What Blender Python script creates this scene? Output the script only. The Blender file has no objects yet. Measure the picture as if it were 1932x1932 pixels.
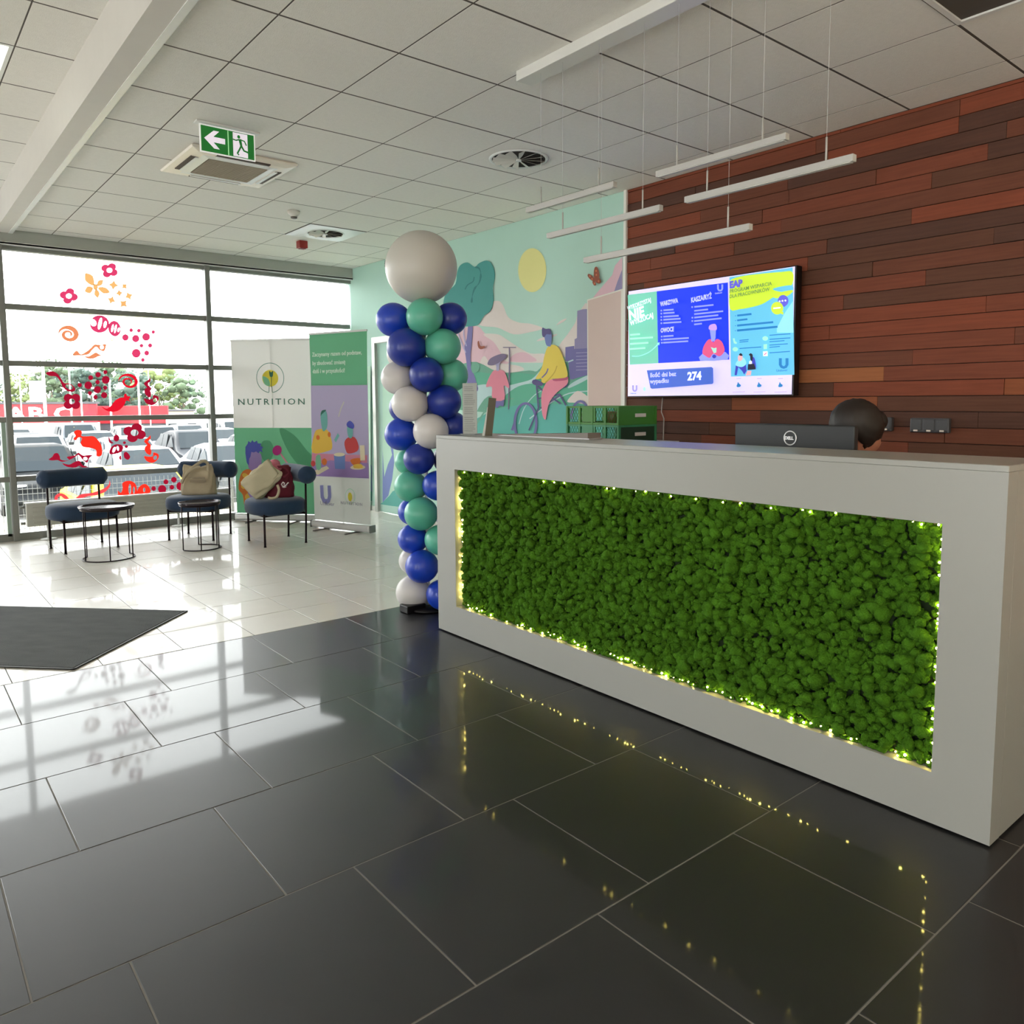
import bpy, bmesh, math, random
import numpy as np
from mathutils import Vector, Matrix
from mathutils.geometry import tessellate_polygon
random.seed(7); RNG = np.random.default_rng(7)
S = bpy.context.scene; C = S.collection; D = bpy.data
PI = math.pi

# ---------------------------------------------------------------- camera, world, light, exposure
F, CX, CY, H = 1464.63, 966.0, 890.18, 1.355
YAW, PITCH, ROLL = math.radians(39.186), math.radians(-5.219), math.radians(-0.341)
_f = Vector((math.sin(YAW)*math.cos(PITCH), math.cos(YAW)*math.cos(PITCH), math.sin(PITCH)))
_r = Vector((math.cos(YAW), -math.sin(YAW), 0)); _u = _r.cross(_f)
RV = _r*math.cos(ROLL)+_u*math.sin(ROLL); UV = _u*math.cos(ROLL)-_r*math.sin(ROLL)
EYE = Vector((0, 0, H))
cam = D.cameras.new('camera'); co = D.objects.new('camera', cam); C.objects.link(co)
m = Matrix.Identity(4)
for i in range(3):
    m[i][0] = RV[i]; m[i][1] = UV[i]; m[i][2] = -_f[i]; m[i][3] = EYE[i]
co.matrix_world = m
cam.sensor_width = 36; cam.sensor_fit = 'HORIZONTAL'; cam.lens = 36*F/1932
cam.shift_x = (966-CX)/1932; cam.shift_y = -(966-CY)/1932; cam.clip_start = .02; cam.clip_end = 500
S.camera = co
vs = S.view_settings
vs.view_transform = 'Standard'; vs.look = 'None'; vs.gamma = 1; vs.use_curve_mapping = False; vs.exposure = 0.12

W = D.worlds.new('sky'); S.world = W; W.use_nodes = True
nt = W.node_tree; bg = nt.nodes['Background']
tc = nt.nodes.new('ShaderNodeTexCoord'); sx = nt.nodes.new('ShaderNodeSeparateXYZ')
rp = nt.nodes.new('ShaderNodeValToRGB')
nt.links.new(tc.outputs['Generated'], sx.inputs[0]); nt.links.new(sx.outputs['Z'], rp.inputs[0])
rp.color_ramp.elements[0].color = (1, 1, .99, 1); rp.color_ramp.elements[1].color = (.90, .96, 1, 1)
nt.links.new(rp.outputs[0], bg.inputs['Color']); bg.inputs['Strength'].default_value = 9.6

def lamp(kind, name, loc, rot, energy, color=(1, 1, 1), **kw):
    l = D.lights.new(name, kind); l.energy = energy; l.color = color
    for k, v in kw.items(): setattr(l, k, v)
    o = D.objects.new(name, l); o.location = loc; o.rotation_euler = rot; C.objects.link(o); return o
sun = lamp('SUN', 'sun', (0, 20, 20), (0, 0, 0), 10.0, (1, .97, .92), angle=math.radians(1.5))
sun.rotation_euler = Vector((0.50, -0.62, -0.62)).to_track_quat('-Z', 'Y').to_euler()

# ---------------------------------------------------------------- helpers
def ray(x, y): return RV*((x-CX)/F)-UV*((y-CY)/F)+_f
def PZ(x, y, z): d = ray(x, y); return EYE+d*((z-H)/d.z)
def PX(x, y, X): d = ray(x, y); return EYE+d*(X/d.x)
def PY(x, y, Y): d = ray(x, y); return EYE+d*(Y/d.y)
def s2l(c): c = c/255.0; return c/12.92 if c <= .04045 else ((c+.055)/1.055)**2.4
MC = {}
def mat(name, rgb, rough=.6, metal=0, emit=0, var=.0, vscale=8, bump=0, bscale=60, trans=0, spec=.5, sheen=0, vstretch=(1, 1, 1), coat=0):
    if name in MC: return MC[name]
    a = D.materials.new(name); a.use_nodes = True; n = a.node_tree; b = n.nodes['Principled BSDF']
    col = tuple(s2l(v) for v in rgb)+(1,)
    b.inputs['Base Color'].default_value = col; b.inputs['Roughness'].default_value = rough
    b.inputs['Metallic'].default_value = metal; b.inputs['Specular IOR Level'].default_value = spec
    if sheen: b.inputs['Sheen Weight'].default_value = sheen; b.inputs['Sheen Roughness'].default_value = .4
    if coat: b.inputs['Coat Weight'].default_value = coat; b.inputs['Coat Roughness'].default_value = .05
    if emit: b.inputs['Emission Color'].default_value = col; b.inputs['Emission Strength'].default_value = emit
    if trans: b.inputs['Transmission Weight'].default_value = trans
    if var or bump:
        t = n.nodes.new('ShaderNodeTexCoord'); mp = n.nodes.new('ShaderNodeMapping'); mp.inputs['Scale'].default_value = vstretch
        n.links.new(t.outputs['Object'], mp.inputs[0])
    if var:
        z = n.nodes.new('ShaderNodeTexNoise'); z.inputs['Scale'].default_value = vscale; z.inputs['Detail'].default_value = 6
        n.links.new(mp.outputs[0], z.inputs['Vector'])
        mx = n.nodes.new('ShaderNodeMix'); mx.data_type = 'RGBA'; mx.blend_type = 'MIX'
        mx.inputs[6].default_value = tuple(max(0, v*(1-var)) for v in col[:3])+(1,)
        mx.inputs[7].default_value = tuple(min(1, v*(1+var)) for v in col[:3])+(1,)
        n.links.new(z.outputs['Fac'], mx.inputs[0]); n.links.new(mx.outputs[2], b.inputs['Base Color'])
    if bump:
        z = n.nodes.new('ShaderNodeTexNoise'); z.inputs['Scale'].default_value = bscale; z.inputs['Detail'].default_value = 4
        n.links.new(mp.outputs[0], z.inputs['Vector'])
        bp = n.nodes.new('ShaderNodeBump'); bp.inputs['Strength'].default_value = bump; bp.inputs['Distance'].default_value = .01
        n.links.new(z.outputs['Fac'], bp.inputs['Height']); n.links.new(bp.outputs[0], b.inputs['Normal'])
    MC[name] = a; return a

def thin(name, rgb, fac_trans, gloss=False, rough=.02):
    """thin sheet: glass (transparent + glossy) or cloth/film (diffuse + translucent)"""
    if name in MC: return MC[name]
    a = D.materials.new(name); a.use_nodes = True; n = a.node_tree
    for q in list(n.nodes): n.nodes.remove(q)
    out = n.nodes.new('ShaderNodeOutputMaterial'); mx = n.nodes.new('ShaderNodeMixShader')
    col = tuple(s2l(v) for v in rgb)+(1,)
    if gloss:
        A = n.nodes.new('ShaderNodeBsdfTransparent'); B = n.nodes.new('ShaderNodeBsdfGlossy'); B.inputs['Roughness'].default_value = rough
        A.inputs[0].default_value = col; fr = n.nodes.new('ShaderNodeFresnel'); fr.inputs[0].default_value = 1.45
        n.links.new(fr.outputs[0], mx.inputs[0])
    else:
        A = n.nodes.new('ShaderNodeBsdfDiffuse'); B = n.nodes.new('ShaderNodeBsdfTranslucent')
        A.inputs[0].default_value = col; B.inputs[0].default_value = col; mx.inputs[0].default_value = fac_trans
    n.links.new(A.outputs[0], mx.inputs[1]); n.links.new(B.outputs[0], mx.inputs[2]); n.links.new(mx.outputs[0], out.inputs[0])
    MC[name] = a; return a

def tag(o, label=None, cat=None, group=None, kind=None):
    if label: o['label'] = label
    if cat: o['category'] = cat
    if group: o['group'] = group
    if kind: o['kind'] = kind
    return o
def empty(name, loc=(0, 0, 0), rz=0):
    o = D.objects.new(name, None); C.objects.link(o); o.location = loc; o.rotation_euler = (0, 0, rz); o.empty_display_size = .1; return o
def thing(name, label, cat, loc=(0, 0, 0), rz=0, group=None): return tag(empty(name, loc, rz), label, cat, group)
def link(name, me, parent=None, loc=None, rot=None):
    o = D.objects.new(name, me); C.objects.link(o)
    if parent: o.parent = parent
    if loc is not None: o.location = loc
    if rot is not None: o.rotation_euler = rot
    return o
class MB:
    """collects shapes; build() links them as ONE mesh object"""
    def __init__(s): s.bm = bmesh.new()
    def box(s, x0, x1, y0, y1, z0, z1, bev=0, seg=2, mi=0, M=None):
        g = bmesh.ops.create_cube(s.bm, size=1)['verts']
        for v in g: v.co = Vector(((x0+x1)/2+v.co.x*(x1-x0), (y0+y1)/2+v.co.y*(y1-y0), (z0+z1)/2+v.co.z*(z1-z0)))
        fs = set(f for v in g for f in v.link_faces)
        if bev:
            r = bmesh.ops.bevel(s.bm, geom=list(set(e for f in fs for e in f.edges)), offset=bev, segments=seg, affect='EDGES', profile=.5)
            fs = set(r['faces']) | set(f for v in r['verts'] for f in v.link_faces)
        for f in fs:
            if f.is_valid: f.material_index = mi
        if M is not None:
            for v in set(v for f in fs if f.is_valid for v in f.verts): v.co = M @ v.co
        return s
    def tube(s, pts, r, seg=8, cap=True, mi=0, closed=False):
        pts = [Vector(p) for p in pts]; n = len(pts); rs = r if isinstance(r, (list, tuple)) else [r]*n
        rings = []; prev = None
        for i, p in enumerate(pts):
            if closed: t = pts[(i+1) % n]-pts[i-1]
            else: t = pts[min(i+1, n-1)]-pts[max(i-1, 0)]
            t.normalize()
            if prev is None:
                a = Vector((0, 0, 1)) if abs(t.z) < .9 else Vector((1, 0, 0)); x = t.cross(a).normalized()
            else: x = (prev-t*prev.dot(t)).normalized()
            prev = x; y = t.cross(x)
            rings.append([s.bm.verts.new(p+(x*math.cos(2*PI*k/seg)+y*math.sin(2*PI*k/seg))*rs[i]) for k in range(seg)])
        m_ = n if closed else n-1
        for i in range(m_):
            a, b = rings[i], rings[(i+1) % n]
            for k in range(seg):
                f = s.bm.faces.new((a[k], a[(k+1) % seg], b[(k+1) % seg], b[k])); f.material_index = mi; f.smooth = True
        if cap and not closed:
            for q in (rings[0][::-1], rings[-1]):
                f = s.bm.faces.new(q); f.material_index = mi
        return s
    def lathe(s, prof, c=(0, 0, 0), seg=24, mi=0, sx=1, sy=1, smooth=True, cap=True):
        c = Vector(c); rings = []
        for r, z in prof: rings.append([s.bm.verts.new(c+Vector((r*sx*math.cos(2*PI*k/seg), r*sy*math.sin(2*PI*k/seg), z))) for k in range(seg)])
        for a, b in zip(rings, rings[1:]):
            for k in range(seg):
                f = s.bm.faces.new((a[k], a[(k+1) % seg], b[(k+1) % seg], b[k])); f.smooth = smooth; f.material_index = mi
        if cap:
            for q in (rings[0][::-1], rings[-1]):
                if (q[0].co-q[seg//2].co).length > 1e-6: s.bm.faces.new(q).material_index = mi
        return s
    def ball(s, c, r, sub=2, sc=(1, 1, 1), mi=0, jit=0):
        g = bmesh.ops.create_icosphere(s.bm, subdivisions=sub, radius=1)['verts']
        for v in g:
            k = 1+random.uniform(-jit, jit); v.co = Vector((c[0]+v.co.x*r*sc[0]*k, c[1]+v.co.y*r*sc[1]*k, c[2]+v.co.z*r*sc[2]*k))
        for f in set(f for v in g for f in v.link_faces): f.smooth = True; f.material_index = mi
        return s
    def prism(s, pts, off, mi=0, smooth=False):
        """extrude the 3d polygon pts by vector off"""
        off = Vector(off); a = [s.bm.verts.new(Vector(p)) for p in pts]; b = [s.bm.verts.new(Vector(p)+off) for p in pts]
        n = len(a)
        for i in range(n):
            f = s.bm.faces.new((a[i], a[(i+1) % n], b[(i+1) % n], b[i])); f.material_index = mi; f.smooth = smooth
        for t in tessellate_polygon([[Vector(p) for p in pts]]):
            s.bm.faces.new([a[k] for k in t]).material_index = mi; s.bm.faces.new([b[k] for k in reversed(t)]).material_index = mi
        return s
    def flat(s, loops, mi=0):
        """flat polygon, first loop the outline, the others holes"""
        loops = [[Vector(p) for p in l] for l in loops]; vs_ = [s.bm.verts.new(p) for l in loops for p in l]
        for t in tessellate_polygon(loops):
            try: s.bm.faces.new([vs_[k] for k in t]).material_index = mi
            except ValueError: pass
        return s
    def mesh(s, name, mats):
        if not isinstance(mats, (list, tuple)): mats = [mats]
        bmesh.ops.recalc_face_normals(s.bm, faces=s.bm.faces)
        me = D.meshes.new(name); s.bm.to_mesh(me); s.bm.free()
        for q in mats: me.materials.append(q)
        return me
    def build(s, name, mats, parent=None, loc=None, rot=None): return link(name, s.mesh(name, mats), parent, loc, rot)
def struct(name, mb, mats, parent=None):
    o = mb.build(name, mats, parent)
    if not parent: o['kind'] = 'structure'
    return o
def smooth(pts, k=5, closed=True):
    """Catmull-Rom through 2d points"""
    n = len(pts); out = []
    rng_ = range(n) if closed else range(n-1)
    for i in rng_:
        g = lambda j: pts[j % n] if closed else pts[max(0, min(n-1, j))]
        p0, p1, p2, p3 = g(i-1), g(i), g(i+1), g(i+2)
        for j in range(k):
            t = j/k
            out.append(tuple(.5*(2*b+(c-a)*t+(2*a-5*b+4*c-d)*t*t+(3*b-a-3*c+d)*t**3) for a, b, c, d in zip(p0, p1, p2, p3)))
    if not closed: out.append(pts[-1])
    return out
def ell(cx, cy, rx, ry, n=28, a0=0, rot=0):
    o = []
    for i in range(n):
        a = a0+2*PI*i/n; x, y = rx*math.cos(a), ry*math.sin(a)
        o.append((cx+x*math.cos(rot)-y*math.sin(rot), cy+x*math.sin(rot)+y*math.cos(rot)))
    return o
def text(s_, size, m_, parent, origin, u, v, name='lettering', depth=.0006, align='LEFT', bold=0, sx=1, shear=0, width=None, space=1):
    cu = D.curves.new('t', 'FONT'); cu.body = s_; cu.size = size; cu.extrude = depth; cu.align_x = align; cu.offset = bold; cu.resolution_u = 2; cu.shear = shear; cu.space_character = space
    o = D.objects.new('t', cu); C.objects.link(o)
    dg = bpy.context.evaluated_depsgraph_get(); me = D.meshes.new_from_object(o.evaluated_get(dg)); D.objects.remove(o)
    if width:
        xs = [q_.co.x for q_ in me.vertices]; sx = width/(max(xs)-min(xs))
    u = Vector(u).normalized(); v = Vector(v).normalized(); w = u.cross(v); M = Matrix.Identity(4)
    for i in range(3): M[i][0] = u[i]*sx; M[i][1] = v[i]; M[i][2] = w[i]; M[i][3] = origin[i]
    me.transform(M)
    if parent is not None and parent.parent is None: pass
    me.materials.clear(); me.materials.append(m_); me.name = name
    return link(name, me, parent)
class Print:
    """flat print on a plane: origin o, axes u, v, each layer 0.3 mm nearer the viewer along n"""
    def __init__(s, o, u, v, n): s.o, s.u, s.v, s.n = Vector(o), Vector(u), Vector(v), Vector(n); s.mb = MB(); s.mats = []; s.k = 0; s.step = .0003
    def mi(s, m_):
        if m_ not in s.mats: s.mats.append(m_)
        return s.mats.index(m_)
    def P(s, p): return s.o+s.u*p[0]+s.v*p[1]+s.n*(s.k*s.step)
    def poly(s, m_, *loops):
        s.k += 1; s.mb.flat([[s.P(p) for p in l] for l in loops], s.mi(m_)); return s
    def rect(s, m_, x0, y0, x1, y1): return s.poly(m_, [(x0, y0), (x1, y0), (x1, y1), (x0, y1)])
    def line(s, m_, pts, w):
        s.k += 1; L, R = [], []
        n = len(pts)
        for i, p in enumerate(pts):
            a, b = pts[max(i-1, 0)], pts[min(i+1, n-1)]; dx, dy = b[0]-a[0], b[1]-a[1]; l = math.hypot(dx, dy) or 1
            ww = w[i] if isinstance(w, (list, tuple)) else w
            L.append((p[0]-dy/l*ww/2, p[1]+dx/l*ww/2)); R.append((p[0]+dy/l*ww/2, p[1]-dx/l*ww/2))
        for i in range(n-1): s.mb.flat([[s.P(q) for q in (L[i], L[i+1], R[i+1], R[i])]], s.mi(m_))
        return s
    def build(s, name, parent=None): return s.mb.build(name, s.mats, parent)

# ---------------------------------------------------------------- materials
ZC = 3.02; ZL = 3.26; XW = 4.74; YW = 9.04; YH = 8.96
M_plaster = mat('white_plaster', (222, 218, 212), .85, var=.03)
M_ceil = mat('mineral_ceiling_tile', (236, 234, 228), .95, var=.05, vscale=40, bump=.25, bscale=180)
M_grid = mat('ceiling_grid_metal', (84, 78, 72), .8)
M_mint = mat('mint_wall_paint', (180, 216, 204), .8, var=.03, vscale=3)
M_dtile = mat('dark_grey_porcelain', (32, 32, 34), .42, var=.22, vscale=5, bump=.009, bscale=9, spec=.38, coat=.32)
M_ltile = mat('light_grey_porcelain', (206, 200, 190), .42, var=.07, vscale=4, bump=.006, bscale=9, spec=.5, coat=.32)
M_grout = mat('grey_grout', (112, 110, 106), .9)
M_alu = mat('grey_powder_coated_aluminium', (128, 130, 126), .45, metal=.2)
M_white = mat('white_lacquer', (226, 226, 222), .35)
M_wmetal = mat('white_metal', (226, 228, 226), .4)
M_black = mat('black_metal', (22, 20, 22), .4, metal=.5)
M_glass = thin('window_glass', (250, 251, 250), 0, gloss=True)
M_dark = mat('dark_void', (20, 18, 17), .9)

# ---------------------------------------------------------------- floor
fl = struct('floor', MB().box(-4, XW+.1, -3, 9.2, -.12, -.0012), M_grout)
def tile_mesh(name, w, m_, t=.009):
    g = .0022; return MB().box(g, w-g, g, w-g, -t, 0, bev=.0012, seg=1).mesh(name, m_)
P6 = .6036; dk = tile_mesh('floor_tile', P6, M_dtile)
stuff_d = MB(); stuff_l = MB()
y0 = 4.385
for r in range(13):
    y = y0-(r+1)*P6; off = .395 if r % 2 == 0 else .19
    for c in range(-8, 9):
        x = off+c*P6
        if x > XW or x < -4.2: continue
        if y > -.5 and x > -1.1: link('floor_tile', dk, fl, (x, y, random.uniform(-.0003, .0003)))
        else: stuff_d.box(x+.002, x+P6-.002, y+.002, y+P6-.002, -.009, 0)
P4 = .4; lt = tile_mesh('floor_tile', P4, M_ltile)
for r in range(12):
    y = y0+r*P4+.005
    for c in range(-11, 10):
        x = .83+c*P4
        if x > XW: continue
        if x > -.5: link('floor_tile', lt, fl, (x, y, random.uniform(-.0003, .0003)))
        else: stuff_l.box(x+.002, x+P4-.002, y+.002, y+P4-.002, -.009, 0)
tag(stuff_d.build('floor_tiles_beyond_view', M_ltile, fl), kind='stuff')  # unseen tiles, given the light porcelain to bounce light up to the ceiling
tag(stuff_l.build('light_floor_tiles_beyond_view', M_ltile, fl), kind='stuff')

# ---------------------------------------------------------------- ceiling
ce = struct('ceiling', MB().box(1.0, XW+.1, -3, 9.2, ZC+.0008, ZC+.5).box(-4, 1.0, -3, 9.2, ZL+.0008, ZL+.3)
            .box(.985, 1.05, -3, YH, ZC, ZL+.004), [M_grid])
ct = MB().box(.003, .597, .006, .594, 0, .012, bev=.0015, seg=1).mesh('ceiling_tile', M_ceil)
cs = MB()
skip = {(3.25, 6.954), (3.25, .954)}
def clip_tile(x0, x1, y0_, y1_, z, real):
    if x1-x0 < .03 or y1_-y0_ < .03: return
    if real: return MB().box(x0+.003, x1-.003, y0_+.006, y1_-.006, z, z+.012, bev=.0015, seg=1).build('ceiling_tile', M_ceil, ce)
    cs.box(x0+.004, x1-.004, y0_+.004, y1_-.004, z, z+.012)
for i in range(-1, 6):
    for j in range(-12, 9):
        x = 1.45+.6*i; y = 4.554+.6*j
        if (round(x, 2), round(y, 3)) in skip: continue
        X0, X1, Y0, Y1 = max(x, 1.12), min(x+.6, XW), max(y, -3), min(y+.6, YH)
        real = y > .3
        if X0 == x and X1 == x+.6 and Y1 == y+.6 and real: link('ceiling_tile', ct, ce, (x, y, ZC))
        else: clip_tile(X0, X1, Y0, Y1, ZC, real)
xb = [.985, .694]+[.694-.6*k for k in range(1, 9)]
for i in range(len(xb)-1):
    for j in range(-14, 7):
        x0, x1 = max(xb[i+1], -4), xb[i]; y = 5.04+.6*j
        if x1 <= -4 or (i == 1 and abs(y-5.04) < .01): continue
        clip_tile(x0, x1, max(y, -3), min(y+.6, YH), ZL, y > 2.5 and i < 4)
tag(cs.build('ceiling_tiles_beyond_view', M_ceil, ce), kind='stuff')
# step between the two ceiling levels: plaster riser, soffit border and white trim
struct('trim_1', MB().box(.975, .985, -3, YH, ZC-.03, ZL).box(.985, 1.085, -3, YH, ZC-.03, ZC+.004), M_plaster)
struct('trim_2', MB().box(1.085, 1.12, -3, YH, ZC-.034, ZC+.004), M_wmetal)
# recessed light panel, left ceiling
t = thing('ceiling_light', 'bright square ceiling light panel at the far left, left of the ceiling step', 'light', (.394, 5.34, ZL))
MB().box(-.296, .296, -.296, .296, 0, .04).build('frame', M_wmetal, t)
MB().box(-.275, .275, -.275, .275, -.003, .001).build('diffuser', mat('lit_diffuser', (246, 250, 240), .5, emit=1.1), t)
# recessed light tray, top right
t = thing('recessed_light', 'unlit recessed ceiling light with a white frame at the top right corner', 'light', (3.55, 1.254, ZC))
q = MB()
for a, b, c_, d_ in ((-.296, .296, -.296, -.272), (-.296, .296, .272, .296), (-.296, -.272, -.272, .272), (.272, .296, -.272, .272)): q.box(a, b, c_, d_, -.008, .03)
q.build('frame', M_wmetal, t)
MB().box(-.272, .272, -.272, .272, .018, .03).build('diffuser', mat('unlit_diffuser', (196, 190, 178), .5), t)

# ---------------------------------------------------------------- walls
struct('wall_back', MB().box(-4, XW+.1, -3.1, -3, 0, 3.6), M_plaster)
q = MB().box(-4.1, -4, -3.1, 9.2, 2.9, 3.6).box(-4.1, -4, -3.1, 9.2, 0, .1); LW = [(-2.7, -.3), (1.9, 3.1), (6.9, 8.4)]; e0 = -3.1
for a_, b_ in LW: q.box(-4.1, -4, e0, a_, .1, 2.9); e0 = b_
q.box(-4.1, -4, e0, 9.2, .1, 2.9)
struct('wall_left', q, M_plaster)
for k, (y_, y2_) in enumerate(LW):
    w = struct('window_%d' % (k+6), MB().box(-4.08, -3.98, y_, y_+.05, .1, 2.9).box(-4.08, -3.98, y_+.05, y2_-.05, 2.84, 2.9).box(-4.08, -3.98, y_+.05, y2_-.05, .1, .16).box(-4.08, -3.98, y2_-.05, y2_, .1, 2.9), M_alu)
    MB().box(-4.045, -4.037, y_+.05, y2_-.05, .16, 2.84).build('pane', M_glass, w)
DY0, DY1, DZ = 7.50, 8.40, 2.06
wr = struct('wall_right', MB().box(XW, XW+.12, 4.35, DY0-.05, 0, ZC+.1).box(XW, XW+.12, DY1+.05, 9.2, 0, ZC+.1)
            .box(XW, XW+.12, DY0-.05, DY1+.05, DZ+.05, ZC+.1).box(XW+.03, XW+.14, -3.1, 4.36, 0, ZC+.1), M_mint)
struct('trim_3', MB().box(XW-.02, XW+.03, 4.335, 4.362, 0, ZC, bev=.002), mat('white_corner_trim', (232, 230, 224), .5))
# wood cladding
browns = [mat('plank_brown_%s' % w, c_, .6, var=.28, vscale=3, vstretch=(1, 1.2, 26), bump=.15, bscale=40, spec=.18) for w, c_ in
          (('umber', (108, 64, 48)), ('mahogany', (120, 66, 48)), ('walnut', (96, 62, 48)), ('chestnut', (138, 80, 52)),
           ('teak', (158, 98, 62)), ('coffee', (86, 58, 48)), ('russet', (128, 68, 48)))]
z = 1.369-15*.0905
wood = struct('wall_wood', MB().box(XW+.012, XW+.03, -1.0, 4.335, 0, ZC), M_dark)
row = 0
while z < ZC:
    y = 4.335
    first = True
    while y > -1.0:
        L = random.uniform(.55, 1.65)
        if first: L = random.uniform(.15, 1.5); first = False
        y2 = max(y-L, -1.0)
        if y2 < -.7: y2 = -1.0
        z0_, z1_ = max(z, 0), min(z+.0905, ZC)
        d = random.choice((0, 0, .002, .003, .004))
        b_ = random.choices(browns, (4, 4, 4, 2, 1.2, 4, 3))[0]
        MB().box(XW-d, XW+.012, y2+.0008, y-.0008, z0_+.0022, z1_-.0014, bev=.0012, seg=1).build('plank', b_, wood)
        y = y2
    z += .0905; row += 1
# door in the mural wall
dr = struct('door_1', MB().box(XW-.03, XW+.12, DY1, DY1+.07, 0, DZ+.07).box(XW-.03, XW+.12, DY0-.07, DY0, 0, DZ+.07)
            .box(XW-.03, XW+.12, DY0, DY1, DZ, DZ+.07), mat('door_frame_grey', (176, 178, 172), .4, metal=.3))
MB().box(XW+.0, XW+.045, DY0+.006, DY1-.012, .01, DZ-.006).build('door_leaf', M_mint, dr)
MB().box(XW-.008, XW+.0, DY0+.05, DY0+.09, .9, 1.15).tube([(XW-.0, DY0+.07, 1.05), (XW-.05, DY0+.07, 1.05), (XW-.05, DY0+.19, 1.05)], .009).build('door_handle', M_wmetal, dr)

# mural print
def MZ(pts): return [(840+x/4.026, 360+y/4.026) for x, y in pts]      # points read in an enlarged crop
class Mural(Print):
    def P(s, p): q_ = PX(p[0], p[1], XW); q_.x = XW-.0006-s.k*s.step; return q_
mu = Mural((0, 0, 0), (0, 1, 0), (0, 0, 1), (-1, 0, 0)); mu.step = .00025
pc = lambda n, c_: mat('mural_'+n, c_, .8, var=.03, vscale=5)
teal = pc('teal', (72, 150, 146)); teal2 = pc('deep_teal', (54, 124, 124)); teal3 = pc('pale_teal', (96, 178, 168)); yel = pc('sun_yellow', (226, 222, 150))
cloud = pc('cloud', (222, 212, 208)); pink = pc('pink', (222, 186, 198)); lil = pc('lilac', (146, 140, 178)); lil2 = pc('pale_lilac', (172, 168, 202))
green = pc('meadow', (98, 178, 150)); green2 = pc('hill_green', (112, 170, 148)); riv = pc('river', (186, 214, 216)); beige = pc('beige', (214, 192, 184))
white_p = pc('white', (232, 230, 220)); mintl = pc('light_mint', (188, 224, 204)); yell = pc('jumper_yellow', (222, 198, 88)); yelld = pc('jumper_shade', (196, 168, 72))
rose = pc('rose', (224, 138, 158)); rosed = pc('rose_shade', (186, 90, 122)); pur = pc('purple', (116, 112, 166)); purd = pc('dark_purple', (92, 84, 132)); skin_p = pc('blue_skin', (110, 124, 178))
brn = pc('butterfly_brown', (150, 84, 66)); orn = pc('butterfly_orange', (214, 130, 90)); greyp = pc('grey_purple', (124, 112, 142))
# sky clouds and hills
mu.poly(pink, smooth(MZ([(100, 1300), (60, 1180), (90, 1080), (150, 1040), (250, 1030), (300, 1080), (380, 1130), (430, 1200), (500, 1300), (330, 1340), (200, 1330)]), 4))
mu.poly(cloud, smooth(MZ([(330, 860), (400, 835), (440, 870), (480, 960), (560, 1000), (650, 1010), (742, 1045), (640, 1075), (520, 1090), (400, 1040), (300, 1030), (255, 1010), (290, 950)]), 4))
mu.poly(cloud, smooth(MZ([(290, 1090), (400, 1090), (470, 1130), (560, 1190), (650, 1235), (760, 1240), (800, 1300), (480, 1300), (430, 1240), (370, 1150)]), 4))
mu.poly(pink, smooth(MZ([(500, 1295), (520, 1245), (590, 1225), (650, 1250), (690, 1295)]), 4))
mu.poly(cloud, smooth(MZ([(250, 1380), (270, 1290), (300, 1255), (340, 1300), (420, 1310), (560, 1330), (600, 1360), (520, 1380), (380, 1390)]), 4))
mu.poly(cloud, smooth(MZ([(870, 1170), (930, 1090), (990, 1000), (1010, 940), (1090, 860), (1110, 1250), (900, 1260), (860, 1220)]), 3))
mu.poly(cloud, smooth(MZ([(845, 1020), (880, 985), (925, 970), (900, 995), (860, 1015)]), 3))
mu.poly(cloud, smooth(MZ([(695, 1140), (730, 1118), (810, 1095), (855, 1090), (800, 1120), (720, 1140)]), 3))
mu.poly(pink, MZ([(1348, 500), (1348, 760), (1110, 830), (1150, 780), (1200, 720), (1270, 640), (1290, 570)]))
mu.poly(lil, MZ([(1345, 600), (1345, 750), (1285, 765), (1310, 690)]))
mu.poly(yel, [(1004.7+26.5*math.cos(a*PI/18), 509.8+41.5*math.sin(a*PI/18)) for a in range(36)])
# hills
mu.poly(green2, smooth(MZ([(-40, 1420), (100, 1330), (240, 1300), (420, 1380), (640, 1365), (700, 1370), (780, 1300), (950, 1300), (1090, 1260), (1090, 1650), (-40, 1650)]), 3))
mu.poly(green, MZ([(220, 1370), (420, 1400), (560, 1380), (700, 1400), (760, 1420), (700, 1480), (230, 1480)]))
mu.poly(riv, smooth(MZ([(225, 1500), (330, 1470), (460, 1480), (560, 1460), (660, 1430), (720, 1370), (650, 1480), (560, 1540), (470, 1560), (330, 1560), (260, 1640), (225, 1700)]), 3))
mu.poly(green, smooth(MZ([(500, 1520), (600, 1470), (760, 1440), (940, 1470), (1092, 1380), (1092, 1700), (380, 1700), (420, 1600)]), 3))
mu.poly(riv, smooth(MZ([(940, 1480), (1000, 1440), (1092, 1400), (1092, 1425), (1010, 1470), (940, 1500)]), 3))
mu.poly(teal3, [(862, 1010), (862, 812), (880, 800), (935, 772), (1000, 760), (1185, 770), (1185, 1100), (862, 1100)])
mu.line(riv, smooth([(980, 800), (990, 770), (1010, 745), (1040, 728)], 4, False), 1.6)
mu.line(riv, smooth([(950, 740), (985, 726), (1010, 722)], 4, False), 1.6)
mu.line(riv, smooth([(1000, 790), (1040, 760), (1075, 742), (1110, 738)], 4, False), 2.2)
mu.line(green2, smooth([(900, 800), (930, 760), (970, 752)], 4, False), 3)
mu.poly(cloud, smooth(MZ([(930, 1600), (990, 1530), (1030, 1525), (1092, 1570), (1092, 1620), (990, 1610)]), 4))
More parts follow.
